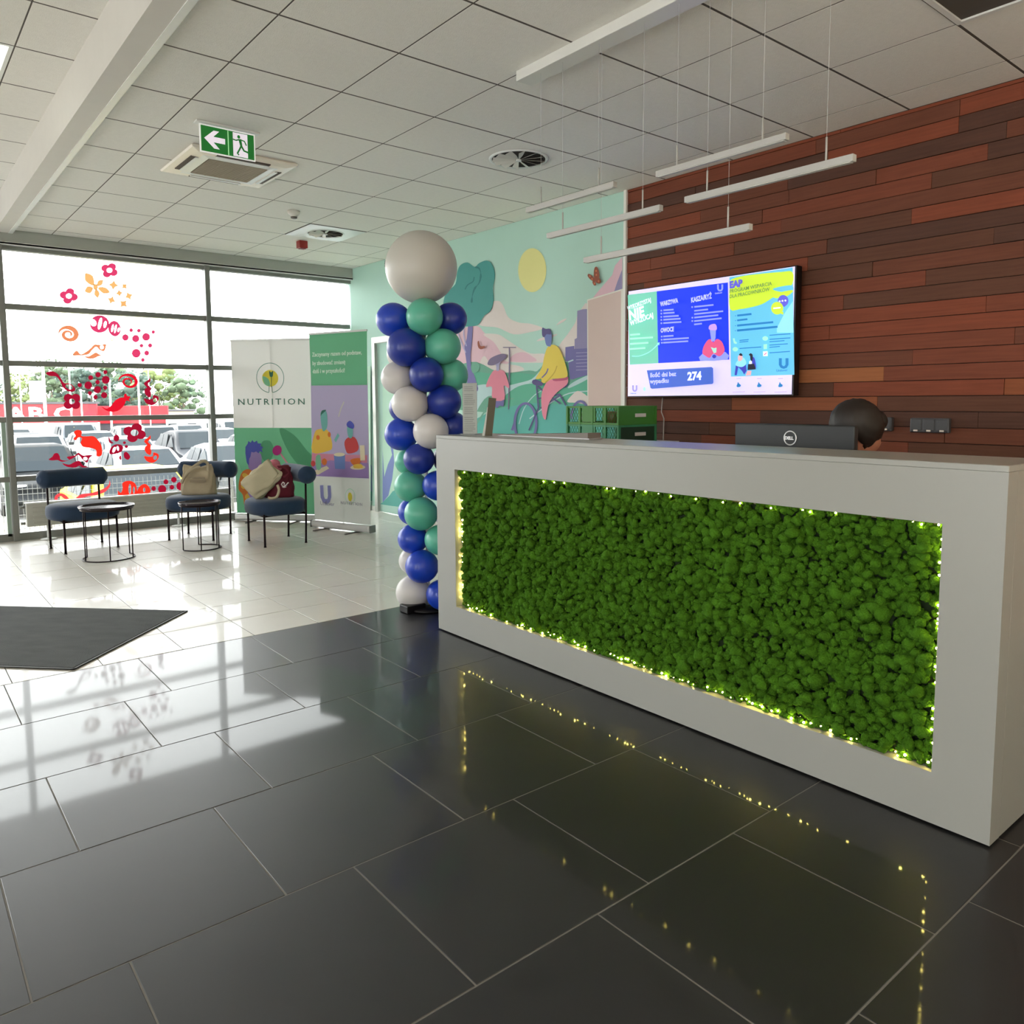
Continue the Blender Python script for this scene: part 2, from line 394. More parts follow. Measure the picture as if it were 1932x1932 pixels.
# tree
mu.poly(pur, smooth(MZ([(182, 1000), (212, 1000), (206, 1150), (196, 1250), (204, 1340), (240, 1450), (250, 1520), (170, 1520), (175, 1400), (162, 1280), (150, 1180), (168, 1120)]), 3))
mu.line(lil2, smooth(MZ([(100, 1080), (130, 1160), (160, 1230)]), 4, False), 2)
mu.line(lil2, smooth(MZ([(150, 1010), (145, 1100), (165, 1180)]), 4, False), 2)
mu.poly(teal, smooth(MZ([(95, 620), (120, 565), (175, 545), (228, 578), (262, 550), (320, 530), (362, 562), (382, 640), (366, 740), (372, 830), (350, 910), (300, 950), (262, 1010), (200, 1030), (120, 1020), (40, 960), (-10, 880), (10, 780), (80, 710)]), 4))
mu.line(teal2, smooth(MZ([(228, 580), (262, 590), (275, 640), (262, 700), (230, 740), (212, 790), (205, 850)]), 4, False), [1, 3, 4, 3, 3, 2, 1.5]*6)
mu.line(teal2, smooth(MZ([(155, 750), (175, 715), (215, 690), (225, 655)]), 4, False), 2)
mu.poly(green2, smooth(MZ([(200, 1330), (235, 1305), (262, 1320), (258, 1365), (215, 1385)]), 4))
# buildings
mu.poly(lil, MZ([(1008, 912), (1050, 900), (1086, 898), (1086, 1260), (1005, 1180)]))
mu.poly(lil, MZ([(988, 1128), (1012, 1115), (1052, 1122), (1052, 1210), (988, 1210)]))
mu.poly(pur, MZ([(918, 1188), (985, 1178), (985, 1432), (952, 1432), (940, 1300), (918, 1290)]))
mu.poly(pur, MZ([(976, 1202), (1086, 1196), (1086, 1400), (968, 1432)]))
for k in range(6): mu.line(lil2, MZ([(1000, 1232+k*26), (1084, 1228+k*26)]), 1.1)
mu.line(riv, MZ([(940, 1300), (980, 1285)]), 2.5)
mu.poly(beige, MZ([(1086, 835), (1358, 748), (1358, 1640), (1086, 1650)]))
mu.line(white_p, MZ([(1086, 832), (1362, 748)]), 2.6)
mu.line(white_p, MZ([(1088, 832), (1091, 1640)]), 1.6)
mu.line(white_p, MZ([(1352, 748), (1350, 1640)]), 4.6)
# lamp post, hat figure
mu.line(greyp, MZ([(446, 1190), (546, 1190)]), 1.6)
mu.line(greyp, MZ([(494, 1190), (496, 1290), (488, 1660)]), [2, 2.6, 2])
mu.poly(pur, MZ([(372, 1580), (458, 1580), (450, 1640), (420, 1630), (405, 1650), (376, 1640)]))
mu.poly(rose, smooth(MZ([(370, 1370), (400, 1362), (430, 1362), (462, 1380), (490, 1470), (488, 1500), (452, 1480), (458, 1585), (368, 1585), (362, 1490), (318, 1490), (335, 1430)]), 3))
mu.poly(lil2, MZ([(395, 1290), (418, 1290), (416, 1368), (396, 1368)]))
mu.poly(lil2, smooth(MZ([(378, 1275), (405, 1255), (428, 1275), (420, 1320), (395, 1330)]), 3))
mu.poly(greyp, smooth(MZ([(330, 1320), (345, 1280), (385, 1255), (440, 1238), (474, 1248), (465, 1275), (425, 1300), (375, 1325)]), 4))
# boy on the bicycle
mu.line(pur, [(968+4*0, 812)]+[(993.5+20.5*math.cos(a*PI/14), 798+37*math.sin(a*PI/14)) for a in range(14, 29)], 4.5)
mu.line(pur, [(993.5+20.5*math.cos(a*PI/14), 798+37*math.sin(a*PI/14)) for a in range(0, 15)], 4.5)
mu.line(pur, [(1097+17*math.cos(a*PI/14), 790+33*math.sin(a*PI/14)) for a in range(14, 29)], 4.5)
for a in ((1014, 724, 1018, 770), (1018, 770, 1000, 812), (1018, 752, 1058, 744), (1058, 744, 1070, 765), (1014, 728, 1060, 762), (1022, 770, 1060, 745)): mu.line(purd, [(a[0], a[1]), (a[2], a[3])], 2.6)
mu.poly(purd, smooth([(1006, 720), (1012, 716), (1026, 722), (1024, 728), (1010, 726)], 3))
mu.poly(purd, smooth([(1055, 722), (1072, 720), (1072, 729), (1060, 732)], 3))
mu.poly(rose, smooth(MZ([(800, 1430), (860, 1440), (935, 1420), (935, 1470), (860, 1530), (800, 1610), (780, 1700), (770, 1740), (748, 1700), (740, 1600), (745, 1530), (770, 1470)]), 3))
mu.poly(rosed, smooth(MZ([(830, 1432), (935, 1412), (935, 1436), (850, 1446)]), 3))
mu.poly(yell, smooth(MZ([(790, 1185), (830, 1170), (870, 1190), (900, 1250), (930, 1340), (938, 1410), (880, 1425), (820, 1430), (770, 1460), (742, 1452), (740, 1430), (700, 1430), (702, 1415), (745, 1340), (765, 1250)]), 4))
mu.line(yelld, smooth(MZ([(860, 1330), (840, 1380), (800, 1430), (770, 1455)]), 4, False), 2)
mu.line(pur, smooth(MZ([(792, 1350), (778, 1385), (745, 1420)]), 4, False), 2.4)
mu.poly(skin_p, smooth(MZ([(762, 1090), (780, 1060), (815, 1075), (820, 1120), (812, 1178), (795, 1182), (778, 1170), (768, 1130)]), 4))
mu.poly(purd, smooth(MZ([(748, 1042), (775, 1050), (806, 1050), (818, 1085), (806, 1092), (780, 1090), (765, 1112), (748, 1100)]), 3))
# butterflies
for pts in ([(1140, 640), (1145, 590), (1160, 578), (1175, 600), (1182, 660), (1150, 690)], [(1148, 690), (1120, 680), (1094, 650), (1100, 632), (1125, 645), (1145, 668)],
            [(1150, 680), (1178, 660), (1196, 690), (1185, 706), (1160, 700)], [(1130, 690), (1150, 690), (1158, 718), (1140, 718)]): mu.poly(brn, smooth(MZ(pts), 3))
for c_ in ((1158, 610), (1160, 640), (1112, 650), (1128, 672), (1178, 688), (1146, 705)): mu.poly(orn, MZ(ell(c_[0], c_[1], 6, 9, 8)))
mu.poly(brn, smooth(MZ([(258, 1150), (268, 1142), (282, 1180), (312, 1178), (308, 1196), (280, 1204), (262, 1186)]), 3))
# lower left: pale band and blue plants by the door
mu.poly(mintl, [(664, 700), (702, 690), (702, 960), (690, 965), (664, 960)])
ob = mu.build('mural_print', wr)
class Mural2(Mural):
    def P(s, p): q_ = PX(p[0], p[1], XW); q_.x = XW-.0006-s.k*s.step; return q_
mu = Mural2((0, 0, 0), (0, 1, 0), (0, 0, 1), (-1, 0, 0)); mu.step = .00025
blu = pc('leaf_blue', (122, 138, 196)); blu2 = pc('leaf_blue_light', (148, 168, 214))
mu.poly(mintl, [(722, 700), (752, 690), (780, 700), (780, 950), (722, 950)])
mu.poly(blu, [(722, 850), (725, 900), (732, 876), (740, 858), (736, 840), (742, 846), (744, 872), (740, 905), (733, 935), (722, 948)])
mu.poly(teal3, smooth([(722, 948), (735, 935), (745, 925), (770, 930), (780, 945), (780, 958), (722, 952)], 3))
mu.build('mural_print', dr)
mu = Mural((0, 0, 0), (0, 1, 0), (0, 0, 1), (-1, 0, 0)); mu.step = .00025
mu.poly(blu2, [(690, 850), (697, 872), (702, 880), (702, 945), (694, 930), (690, 900)])
mu.poly(teal3, [(690, 918), (702, 928), (702, 945), (690, 944)])
mu.build('mural_print', wr)
for yy0, yy1 in ((4.36, DY0-.07), (DY1+.07, YW)):
    struct('baseboard_right', MB().box(XW-.01, XW, yy0, yy1, 0, .06), mat('pale_skirting', (200, 202, 196), .5))

# ---------------------------------------------------------------- window wall
TZ = [2.30, 1.752, 1.20, .615]                    # transoms
mull = [-2.93, -.96, 1.0, 2.955]
win = [( -4.0, -2.93), (-2.93, -.96), (-.96, 1.0), (1.0, 2.955), (2.955, XW)]
header = struct('wall_front', MB().box(-4, XW, YH, 9.2, 2.90, ZL+.1), mat('header_grey', (170, 173, 166), .7))
struct('trim_4', MB().box(-4, XW, YH-.004, YH, 2.885, 2.905).box(-4, XW, YH-.004, 9.06, 2.878, 2.9), M_wmetal)
for i, (a, b) in enumerate(win):
    w = struct('window_%d' % (i+1), MB().box(a+.0, b-.0, YW-.02, YW+.06, 2.84, 2.88).box(a, b, YW-.03, YW+.06, 0, .075), M_alu)
    MB().box(a+.025, b-.025, YW+.02, YW+.026, .03, 2.87).build('pane', M_glass, w)
    for z in TZ: MB().box(a+.026, b-.026, YW-.035, YW+.06, z-.026, z+.026, bev=.003, seg=1).build('transom', M_alu, w)
    if i: MB().box(a-.027, a+.027, YW-.06, YW+.06, 0, 2.88, bev=.004, seg=1).build('mullion', M_alu, w)
    if i == 2:
        MB().box(a+.1, .955, YW-.03, YW+.05, .60, .64).box(.93, .965, YW-.03, YW+.05, .05, 1.2).build('opening_sash', mat('sash_green_grey', (150, 172, 158), .4), w)
# radiator
t = thing('radiator', 'low pale ribbed radiator on two feet below the big windows', 'radiator', (2.06, 8.91, 0))
q = MB().box(-.98, 1.02, -.035, .035, .145, .375, bev=.006)
for k in range(5): q.box(-.93, .97, -.041, -.03, .175+k*.036, .193+k*.036, bev=.004, seg=1)
q.build('panel', mat('radiator_enamel', (188, 188, 178), .4), t)
MB().box(-.99, 1.03, -.045, .045, .372, .385, bev=.003).build('top_grille', M_wmetal, t)
for xx in (-.80, .45):
    MB().tube([(xx, 0, .01), (xx, 0, .15)], .014).lathe([(.075, 0), (.075, .01), (.02, .016)], (xx, 0, 0), 20).build('foot', M_wmetal, t)
for zz in (.34, .18): MB().tube([(-.99, 0, zz), (-1.03, 0, zz)], .014).build('valve', M_alu, t)

# ---------------------------------------------------------------- reception desk
DX, DA, DB, DT = 2.52, .822, 3.792, 1.160
RA, RB, RZ0, RZ1 = .996, 3.608, .175, .970
M_desk = mat('white_solid_surface', (150, 150, 145), .32, spec=.45)
t = thing('reception_desk', 'long white reception desk with a lit green moss panel in its front', 'desk', (DX, (DA+DB)/2, 0))
oy = -(DA+DB)/2
def dbox(q, x0, x1, y0, y1, z0, z1, bev=.0015, mi=0): return q.box(x0, x1, y0+oy, y1+oy, z0, z1, bev=bev, seg=1, mi=mi)
q = MB()
o4 = [(DA+oy, .008), (DB+oy, .008), (DB+oy, DT-.02), (DA+oy, DT-.02)]; h4 = [(RA+oy, RZ0), (RB+oy, RZ0), (RB+oy, RZ1), (RA+oy, RZ1)]
for x in (0, .075): q.flat([[(x, a_, b_) for a_, b_ in o4], [(x, a_, b_) for a_, b_ in h4]])
for l4 in (o4, h4):
    for k in range(4):
        (a_, b_), (c_, d_) = l4[k], l4[(k+1) % 4]; q.bm.faces.new([q.bm.verts.new(p) for p in ((0, a_, b_), (0, c_, d_), (.075, c_, d_), (.075, a_, b_))])
bmesh.ops.remove_doubles(q.bm, verts=q.bm.verts, dist=1e-5)
q.build('front_panel', M_desk, t)
dbox(MB(), .060, .09, RA-.0, RB+.0, RZ0, RZ1, 0).build('moss_backing', mat('moss_backing_dark', (30, 46, 18), .95), t)
dbox(MB(), 0, .372, DA, DB, DT-.02, DT, .002).build('counter_top', M_desk, t)
dbox(MB(), .075, .82, DA, DA+.04, .008, DT-.02).build('end_panel', M_desk, t)
dbox(MB(), .075, .82, DB-.04, DB, .008, DT-.02).build('end_panel', M_desk, t)
dbox(MB(), .09, .82, DA+.04, DB-.04, .70, .73).build('worktop', M_desk, t)
dbox(MB(), .03, .8, DA+.03, DB-.03, 0, .008, 0).build('plinth', M_dark, t)
# moss: thousands of small cushions
bm = bmesh.new(); bmesh.ops.create_icosphere(bm, subdivisions=2, radius=1)
iv = np.array([v.co[:] for v in bm.verts]); ifc = np.array([[v.index for v in f.verts] for f in bm.faces]); bm.free()
cen = []
ny, nz = 128, 40
for a in range(ny):
    for b in range(nz):
        cen.append((RNG.uniform(.028, .048), RA+.012+(RB-RA-.046)*(a+.5+RNG.uniform(-.7, .7))/ny, RZ0+.016+(RZ1-RZ0-.030)*(b+.5+RNG.uniform(-.7, .7))/nz, RNG.uniform(.010, .019)))
for k in range(900): cen.append((RNG.uniform(.004, .026), RNG.uniform(RA+.03, RB-.05), RNG.uniform(RZ0+.035, RZ1-.03), RNG.uniform(.012, .024)))
for k in range(420): cen.append((RNG.uniform(.022, .06), RNG.uniform(RA+.01, RB-.05), RZ0+RNG.uniform(.001, .014), RNG.uniform(.007, .014)))
for k in range(260): cen.append((RNG.uniform(.03, .06), RNG.uniform(RA+.01, RB-.05), RZ1-RNG.uniform(.003, .012), RNG.uniform(.008, .014)))
for k in range(130): cen.append((RNG.uniform(.03, .06), RA+RNG.uniform(.003, .014), RNG.uniform(RZ0, RZ1), RNG.uniform(.008, .014)))
for k in range(60): cen.append((RNG.uniform(.045, .06), RB-RNG.uniform(.002, .024), RNG.uniform(RZ0, RZ1), RNG.uniform(.008, .013)))
cen = np.array(cen); n = len(cen)
V = iv[None]*(cen[:, 3][:, None, None])*RNG.uniform(.72, 1.25, (n, len(iv), 1))*RNG.uniform(.8, 1.25, (n, 1, 3))
V = V+cen[:, None, :3]; V[..., 1] += oy; V[..., 0] = np.minimum(V[..., 0], .07); V[..., 1] = np.clip(V[..., 1], RA+oy+.0005, RB+oy-.0005); V[..., 2] = np.clip(V[..., 2], RZ0+.0005, RZ1-.0005)
Fc = (ifc[None]+(np.arange(n)*len(iv))[:, None, None]).reshape(-1, 3)
me = D.meshes.new('moss'); me.vertices.add(V.size//3); me.vertices.foreach_set('co', V.reshape(-1)); me.loops.add(Fc.size); me.loops.foreach_set('vertex_index', Fc.reshape(-1).astype(np.int32))
me.polygons.add(len(Fc)); me.polygons.foreach_set('loop_start', np.arange(0, Fc.size, 3, dtype=np.int32)); me.update(); me.validate()
me.polygons.foreach_set('use_smooth', np.ones(len(Fc), dtype=bool))
M_moss = mat('green_moss', (66, 108, 22), .95, var=.5, vscale=22, bump=.9, bscale=160, spec=.1)
me.materials.append(M_moss); mo = link('moss_panel', me, t); tag(mo, kind='stuff')
# led string around the recess
led = MB(); strip = MB(); M_led = mat('warm_led', (255, 230, 120), .5, emit=80)
def bulb(x, y, z, r=.0042): led.ball((x, y+oy, z), r, 1)
def run(n0, n1, lo, hi, f):
    """bulbs in loose clusters from n0 to n1"""
    a_ = n0; k = 0
    while a_ < n1:
        f(a_); k += 1; a_ += random.uniform(lo, hi)*(2.6 if random.random() < .18 else 1)
run(RZ0+.05, RZ1-.02, .012, .042, lambda a_: bulb(.040, RB-.015, a_, random.choice((.003, .0045, .0055))))
run(RA+.02, RB-.05, .011, .03, lambda a_: bulb(random.uniform(.014, .035), a_, RZ0+random.uniform(.008, .022), random.choice((.0028, .004, .0048))))
run(RA+.02, RB-.03, .03, .09, lambda a_: bulb(random.uniform(.018, .04), a_, RZ1-random.uniform(.007, .016), .0036))
run(RZ0+.03, RZ1-.02, .015, .045, lambda a_: bulb(random.uniform(.014, .03), RA+random.uniform(.006, .012), a_, .0042))
tag(led.build('led_bulbs', M_led, t), 'warm white fairy light bulbs', kind='stuff')
wr_ = [(.045, RB-.015+oy, RZ0+.012), (.045, RB-.015+oy, RZ1-.010), (.05, RA+.010+oy, RZ1-.010), (.045, RA+.010+oy, RZ0+.012)]
MB().tube(wr_, .0016, 6, closed=True).build('led_wire', mat('clear_wire', (150, 140, 90), .4), t)

# ---------------------------------------------------------------- television
TX = 4.62; T = thing('television', 'large wall screen showing coloured notice slides above the desk', 'television', (TX, 3.495, 1.385))
ty = 3.495; tz = 1.385
def tl(p): return (p[0]-TX, p[1]-ty, p[2]-tz)
MB().box(.004, .07, -.722, .722, -.008, .826, bev=.004).build('housing', mat('tv_black', (16, 16, 18), .35), T)
MB().box(.07, .105, -.3, .3, .2, .6).build('wall_bracket', M_black, T)
def em(n, c_, e=1.0): return mat('screen_'+n, c_, .35, emit=e*.66, spec=.25)
E_lav, E_grn, E_blu, E_lb, E_cy, E_lime, E_nav, E_red = em('lavender', (214, 204, 236)), em('green', (112, 190, 168)), em('blue', (28, 58, 226)), em('pale_blue', (138, 150, 246)), em('cyan', (98, 186, 222)), em('lime', (194, 222, 60)), em('navy', (60, 64, 176)), em('coral', (214, 84, 130))
E_wh, E_mid, E_bx, E_ted, E_cy2, E_blk, E_skin, E_dcy = em('white', (232, 236, 250)), em('violet', (96, 92, 206)), em('box_blue', (66, 98, 194)), em('pale_green', (160, 226, 206)), em('light_cyan', (142, 214, 234)), em('dark', (36, 36, 52)), em('skin', (228, 170, 176)), em('teal_blue', (34, 120, 184))
class TV(Print):
    """points are pixels read off the photograph of the flat screen"""
    def P(s, p): q_ = PX(p[0], p[1], TX); return Vector((-.0003*s.k-.0005, q_.y-ty, q_.z-tz))
tv = TV((0, 0, 0), (0, 1, 0), (0, 0, 1), (-1, 0, 0))
A1 = lambda pts: [(1180+x/8.782, 540+y/8.782) for x, y in pts]
A2 = lambda pts: [(1360+x/7.156, 490+y/7.156) for x, y in pts]
tv.k = 0
tv.mb.flat([[(-.0008, -.713, .002), (-.0008, .713, .002), (-.0008, .713, .818), (-.0008, -.713, .818)]], tv.mi(E_lav)); tv.k = 2
tv.poly(E_grn, A1([(40, 145), (522, 85), (548, 1275), (75, 1300)]))
tv.poly(E_blu, A1([(522, 85), (1700, -62), (1722, 1215), (548, 1275)]))
tv.poly(E_cy, A2([(118, 237), (972, 105), (995, 1553), (140, 1578)]))
tv.poly(E_lime, smooth(A2([(124, 340), (160, 260), (330, 215), (640, 180), (820, 165), (968, 165), (968, 330), (840, 430), (700, 515), (560, 600), (400, 645), (260, 668), (126, 665)]), 3))
tv.poly(E_cy2, A2([(975, 560), (860, 730), (760, 920), (760, 985), (985, 985)]))
tv.poly(E_cy, smooth(A2([(700, 400), (830, 360), (968, 350), (968, 430), (850, 440)]), 3))
tv.poly(E_lime, smooth(A2([(690, 470), (800, 440), (960, 410), (968, 440), (880, 500), (740, 520)]), 3))
tv.poly(E_mid, A2(ell(845, 555, 72, 78, 20)+[])); tv.poly(E_mid, A2([(840, 610), (905, 600), (860, 640)]))
tv.poly(E_lime, A2(ell(765, 655, 82, 86, 20))); tv.poly(E_lime, A2([(790, 720), (850, 700), (848, 744)]))
for c_ in ((800, 562), (838, 556), (878, 552)): tv.poly(E_wh, A2(ell(c_[0], c_[1], 13, 13, 8)))
tv.line(E_wh, A2([(715, 658), (812, 648)]), 2.6)
for yy, x1, w in ((750, 420, 3.6), (815, 366, 3.2), (885, 715, 3.6), (952, 775, 3.8)):
    tv.line(E_dcy, A2([(228, yy+5), (x1, yy-(x1-228)*.085)]), w); tv.line(E_dcy, A2([(200, yy+9), (214, yy+7)]), 1.2)
for x0, x1, yy in ((262, 385, 1085), (262, 380, 1108), (262, 555, 1193), (668, 950, 1015), (668, 950, 1070), (668, 870, 1103), (668, 915, 1148), (668, 810, 1178), (668, 945, 1252)): tv.line(E_dcy, A2([(x0, yy+6), (x1, yy-(x1-x0)*.05)]), 1.5)
tv.poly(E_ted, A2(ell(612, 1064, 38, 30, 12))); tv.poly(E_ted, A2(ell(208, 1210, 38, 30, 8))); tv.poly(E_ted, A2([(175, 1065), (200, 1062), (205, 1100), (232, 1120), (225, 1138), (190, 1130)]))
tv.poly(E_ted, A2([(590, 1145), (638, 1140), (636, 1205), (592, 1208)])); tv.poly(E_wh, A2([(584, 1240), (645, 1236), (647, 1300), (586, 1304)])); tv.line(E_red, A2([(600, 1285), (632, 1258)]), 1.6)
# two seated figures on the slide
tv.poly(E_nav, A2([(218, 1420), (350, 1400), (362, 1500), (330, 1550), (300, 1500), (250, 1450), (230, 1560), (200, 1560)]))
tv.poly(E_cy2, smooth(A2([(235, 1370), (290, 1330), (330, 1330), (360, 1400), (300, 1450), (215, 1425)]), 3)); tv.poly(E_skin, smooth(A2([(250, 1300), (300, 1290), (305, 1350), (255, 1370)]), 3)); tv.poly(E_blk, smooth(A2([(260, 1285), (285, 1262), (310, 1290), (290, 1300)]), 3))
tv.poly(E_skin, A2([(375, 1500), (430, 1500), (420, 1560), (350, 1565)])); tv.poly(E_nav, smooth(A2([(430, 1320), (470, 1330), (490, 1430), (480, 1480), (440, 1440)]), 3)); tv.poly(E_wh, A2([(400, 1370), (435, 1360), (440, 1420), (400, 1420)]))
tv.poly(E_blk, A2([(385, 1410), (465, 1405), (490, 1480), (378, 1490)])); tv.poly(E_blk, smooth(A2([(395, 1285), (420, 1264), (448, 1290), (440, 1370), (418, 1350), (412, 1300)]), 3))
def U_mark(pr, m_, x0, y0, w, h, tilt=0):
    """blue U-shaped emblem"""
    th = w*.3
    pr.poly(m_, [(x0, y0), (x0+th, y0-tilt), (x0+th, y0+h*.6), (x0+w*.42, y0+h*.74), (x0+w*.58, y0+h*.74), (x0+w-th, y0+h*.6), (x0+w-th, y0-tilt), (x0+w, y0-tilt), (x0+w, y0+h*.62), (x0+w*.82, y0+h*.9), (x0+w*.5, y0+h), (x0+w*.18, y0+h*.9), (x0, y0+h*.62)])
U_mark(tv, E_dcy, 1472, 676, 18, 20); U_mark(tv, E_lb, 1355.5, 537, 11.5, 13.5); U_mark(tv, em('emblem_lilac', (150, 144, 208)), 1195.5, 727, 9.5, 12.5)
tv.poly(E_ted, ell(1218.5, 734, 2.4, 3.8, 10))
# man in the red jumper on the blue slide
tv.poly(E_lb, smooth(A1([(1262, 1235), (1300, 1120), (1480, 1120), (1680, 1090), (1718, 1212)]), 2))
tv.poly(E_red, smooth(A1([(1300, 1110), (1320, 1000), (1385, 900), (1440, 880), (1480, 930), (1540, 875), (1620, 920), (1665, 1030), (1655, 1100), (1580, 1165), (1480, 1120), (1420, 1190), (1340, 1150)]), 3))
tv.poly(E_lb, A1([(1422, 720), (1525, 720), (1518, 860), (1500, 915), (1450, 915)])); tv.poly(em('hair_lilac', (190, 150, 240)), smooth(A1([(1412, 720), (1420, 650), (1500, 625), (1535, 660), (1530, 730)]), 3))
tv.poly(E_ted, A1([(1440, 1010), (1490, 1030), (1535, 1020), (1530, 1100), (1490, 1110)])); tv.poly(E_nav, A1(ell(1497, 1165, 34, 32, 12)))
for x0, yy, x1 in ((655, 400, 825), (655, 450, 840), (655, 507, 910), (655, 557, 940), (655, 612, 955), (655, 832, 825), (655, 885, 1080), (655, 937, 1070), (1170, 345, 1490), (1170, 410, 1400), (1170, 465, 1650), (1170, 522, 1570), (1170, 580, 1625), (1170, 635, 1300)):
    dy = .0 if yy > 700 else .08
    tv.line(E_lb, A1([(x0, yy+2), (x1, yy-(x1-x0)*(.06 if x0 < 1000 else .1))]), 3.0)
for x0, yy in ((628, 408), (628, 458), (628, 512), (628, 562), (630, 617), (636, 837), (636, 890), (640, 940), (1142, 350), (1145, 525), (1145, 580)): tv.poly(E_lb, A1(ell(x0, yy, 15, 15, 10)))
tv.line(em('arrow', (142, 224, 214)), smooth(A1([(145, 1160), (260, 1160), (400, 1110), (500, 1040), (590, 950)]), 4, False), 1.8)
tv.poly(em('arrow', (142, 224, 214)), A1([(560, 945), (606, 932), (596, 985)]))
for yy, x1 in ((805, 280), (870, 495), (955, 420), (1040, 370)): tv.line(E_ted, A1([(115, yy+4), (x1, yy-(x1-115)*.05)]), 3.4)
tv.poly(E_bx, A1([(395, 1395), (1465, 1340), (1492, 1360), (1498, 1600), (1480, 1620), (480, 1700), (455, 1685)]))
for x0 in (1394, 1433, 1473):
    tv.poly(E_dcy, smooth([(x0+.2, 728), (x0+2, 724), (x0+3, 720.5), (x0+5, 724), (x0+8, 726), (x0+8, 729), (x0+4, 730.5), (x0+1, 730)], 2))
    tv.line(em('caption_grey', (176, 168, 196)), [(x0-7, 740), (x0+16, 739)], 1.0); tv.line(em('caption_grey', (176, 168, 196)), [(x0, 714.5), (x0+9, 714)], 1.2)
tv.build('screen', T)
def tvtext(s_, px_, py_, size, m_, rot=0, **kw):
    p = PX(px_, py_, TX); M_ = Vector((0, -math.cos(rot), math.sin(rot))); v_ = Vector((0, math.sin(rot), math.cos(rot)))
    return text(s_, size, m_, T, tl((TX-.032, p.y, p.z)) if 0 else (-.034, p.y-ty, p.z-tz), M_, v_, name='lettering', **kw)
E_txt = em('text_lilac', (186, 190, 255)); E_olive = em('text_olive', (110, 140, 76))
R8 = math.radians(9)
def tt(s_, x0, y0, x1, size, m_, deg, bold=.001): tvtext(s_, x0, y0, size, m_, math.radians(deg), bold=bold, width=abs(PX(x0, y0, TX).y-PX(x1, y0, TX).y)/math.cos(math.radians(deg)))
tt('WYKORZYSTAJ', 1189.5, 586, 1234, .045, E_wh, 10); tt('NIE', 1192.5, 604.5, 1221, .105, E_wh, 8, .004); tt('WYRZUCAJ', 1195, 615, 1238.5, .052, E_wh, 11, .0015)
tt('WARZYWA', 1251.5, 578.5, 1285.5, .046, E_txt, 4, .002); tt('OWOCE', 1252, 628, 1277, .046, E_txt, 1, .002); tt('KASZA/RYŻ', 1309.5, 571.5, 1348, .048, E_txt, 4, .002)
tt('EAP', 1382, 544.5, 1406.5, .062, E_mid, 2, .004); tt('PROGRAM WSPARCIA', 1382, 554, 1461, .034, E_olive, 3, .0006); tt('DLA PRACOWNIKÓW', 1382, 563.5, 1457, .034, E_olive, 3, .0006)
tt('Ilość dni bez', 1232, 712, 1281, .046, E_txt, 1, .0015); tt('wypadku', 1232, 723.5, 1267.5, .046, E_txt, 1, .0015); tt('274', 1302.5, 717.5, 1329, .082, E_wh, 1, .003)
tt('Unilever', 1470, 701.5, 1491, .022, E_dcy, 1, 0); tt('Unilever', 1354.5, 556, 1368, .016, E_txt, 1, 0); tt('Unilever', 1194, 743.5, 1206, .013, E_dcy, 1, 0)

# hanging white cable below the screen
p0, p1 = PX(1249, 757, XW-.02), PX(1250, 812, XW-.02)
tag(MB().tube([(XW-.012, p0.y, p0.z+.03), (XW-.014, p0.y+.01, (p0.z+p1.z)/2+.03), (XW-.012, p0.y-.014, (p0.z+p1.z)/2-.02), (XW-.012, p1.y, p1.z-.2)], .004).build('cable', mat('white_cable', (190, 186, 178), .5)),
    'thin white cable hanging down the wooden wall below the screen', 'cable')

# wall sockets
def socket(label, yc, zc, n):
    t = thing('wall_socket', label, 'socket', (XW-.004, yc, zc)); w = .072*n
    MB().box(-.035, 0, -w/2, w/2, -.042, .042, bev=.006).build('housing', mat('anthracite_plastic', (70, 70, 74), .4), t)
    for k in range(n):
        y = (k-(n-1)/2)*.072
        MB().box(-.04, -.034, y-.03, y+.03, -.03, .034, bev=.003).build('cover', mat('anthracite_plastic', (70, 70, 74), .4), t)
        MB().box(-.043, -.036, y-.012, y+.012, -.036, -.026, bev=.002).build('latch', mat('pale_latch', (226, 214, 204), .4), t)
socket('triple dark grey wall socket on the wood cladding right of the person', 1.955, 1.200, 3)
socket('single dark grey wall socket partly hidden by the person', 2.205, 1.202, 1)

# ---------------------------------------------------------------- pendant lamps and canopy
t = thing('lamp_canopy', 'long white ceiling canopy from which the bar lamps hang', 'lamp', (2.67, 2.1, ZC))
MB().box(-.052, .052, -1.5, 1.06, -.05, 0, bev=.003).build('housing', mat('canopy_white', (218, 217, 212), .35), t)
PL = [('pendant bar lamp nearest the window, above the mural top edge', 2.50, 3.112, 2.327), ('short pendant bar lamp seen against the ceiling at right, highest bar', 1.64, 2.255, 2.315),
      ('pendant bar lamp crossing the corner of mural and wood wall, second lowest', 2.231, 2.953, 2.173), ('pendant bar lamp hanging furthest right in front of the wood wall', 1.382, 2.10, 2.178),
      ('longest and lowest pendant bar lamp above the screen', 1.787, 2.692, 2.017)]
M_bar = mat('lamp_bar_white', (176, 174, 170), .4)
for lab, ya, yb, z in PL:
    t = thing('pendant_lamp', lab, 'lamp', (2.65, (ya+yb)/2, z), group='bar lamps over the desk'); h = (yb-ya)/2
    MB().box(-.013, .013, -h, h, -.0125, .0125, bev=.002).build('bar', M_bar, t)
    MB().box(-.010, .010, -h+.01, h-.01, -.0145, -.011).build('diffuser', mat('lamp_diffuser_off', (206, 206, 200), .5), t)
    for s_ in (-1, 1):
        MB().tube([(0, s_*(h-.105), .011), (0, s_*(h-.105), .095)], .0036).build('holder', M_bar, t)
        MB().tube([(0, s_*(h-.105), .09), (0, s_*(h-.105), ZC-z-.045)], .0008, 5).build('wire', mat('steel_wire', (200, 200, 200), .3), t)

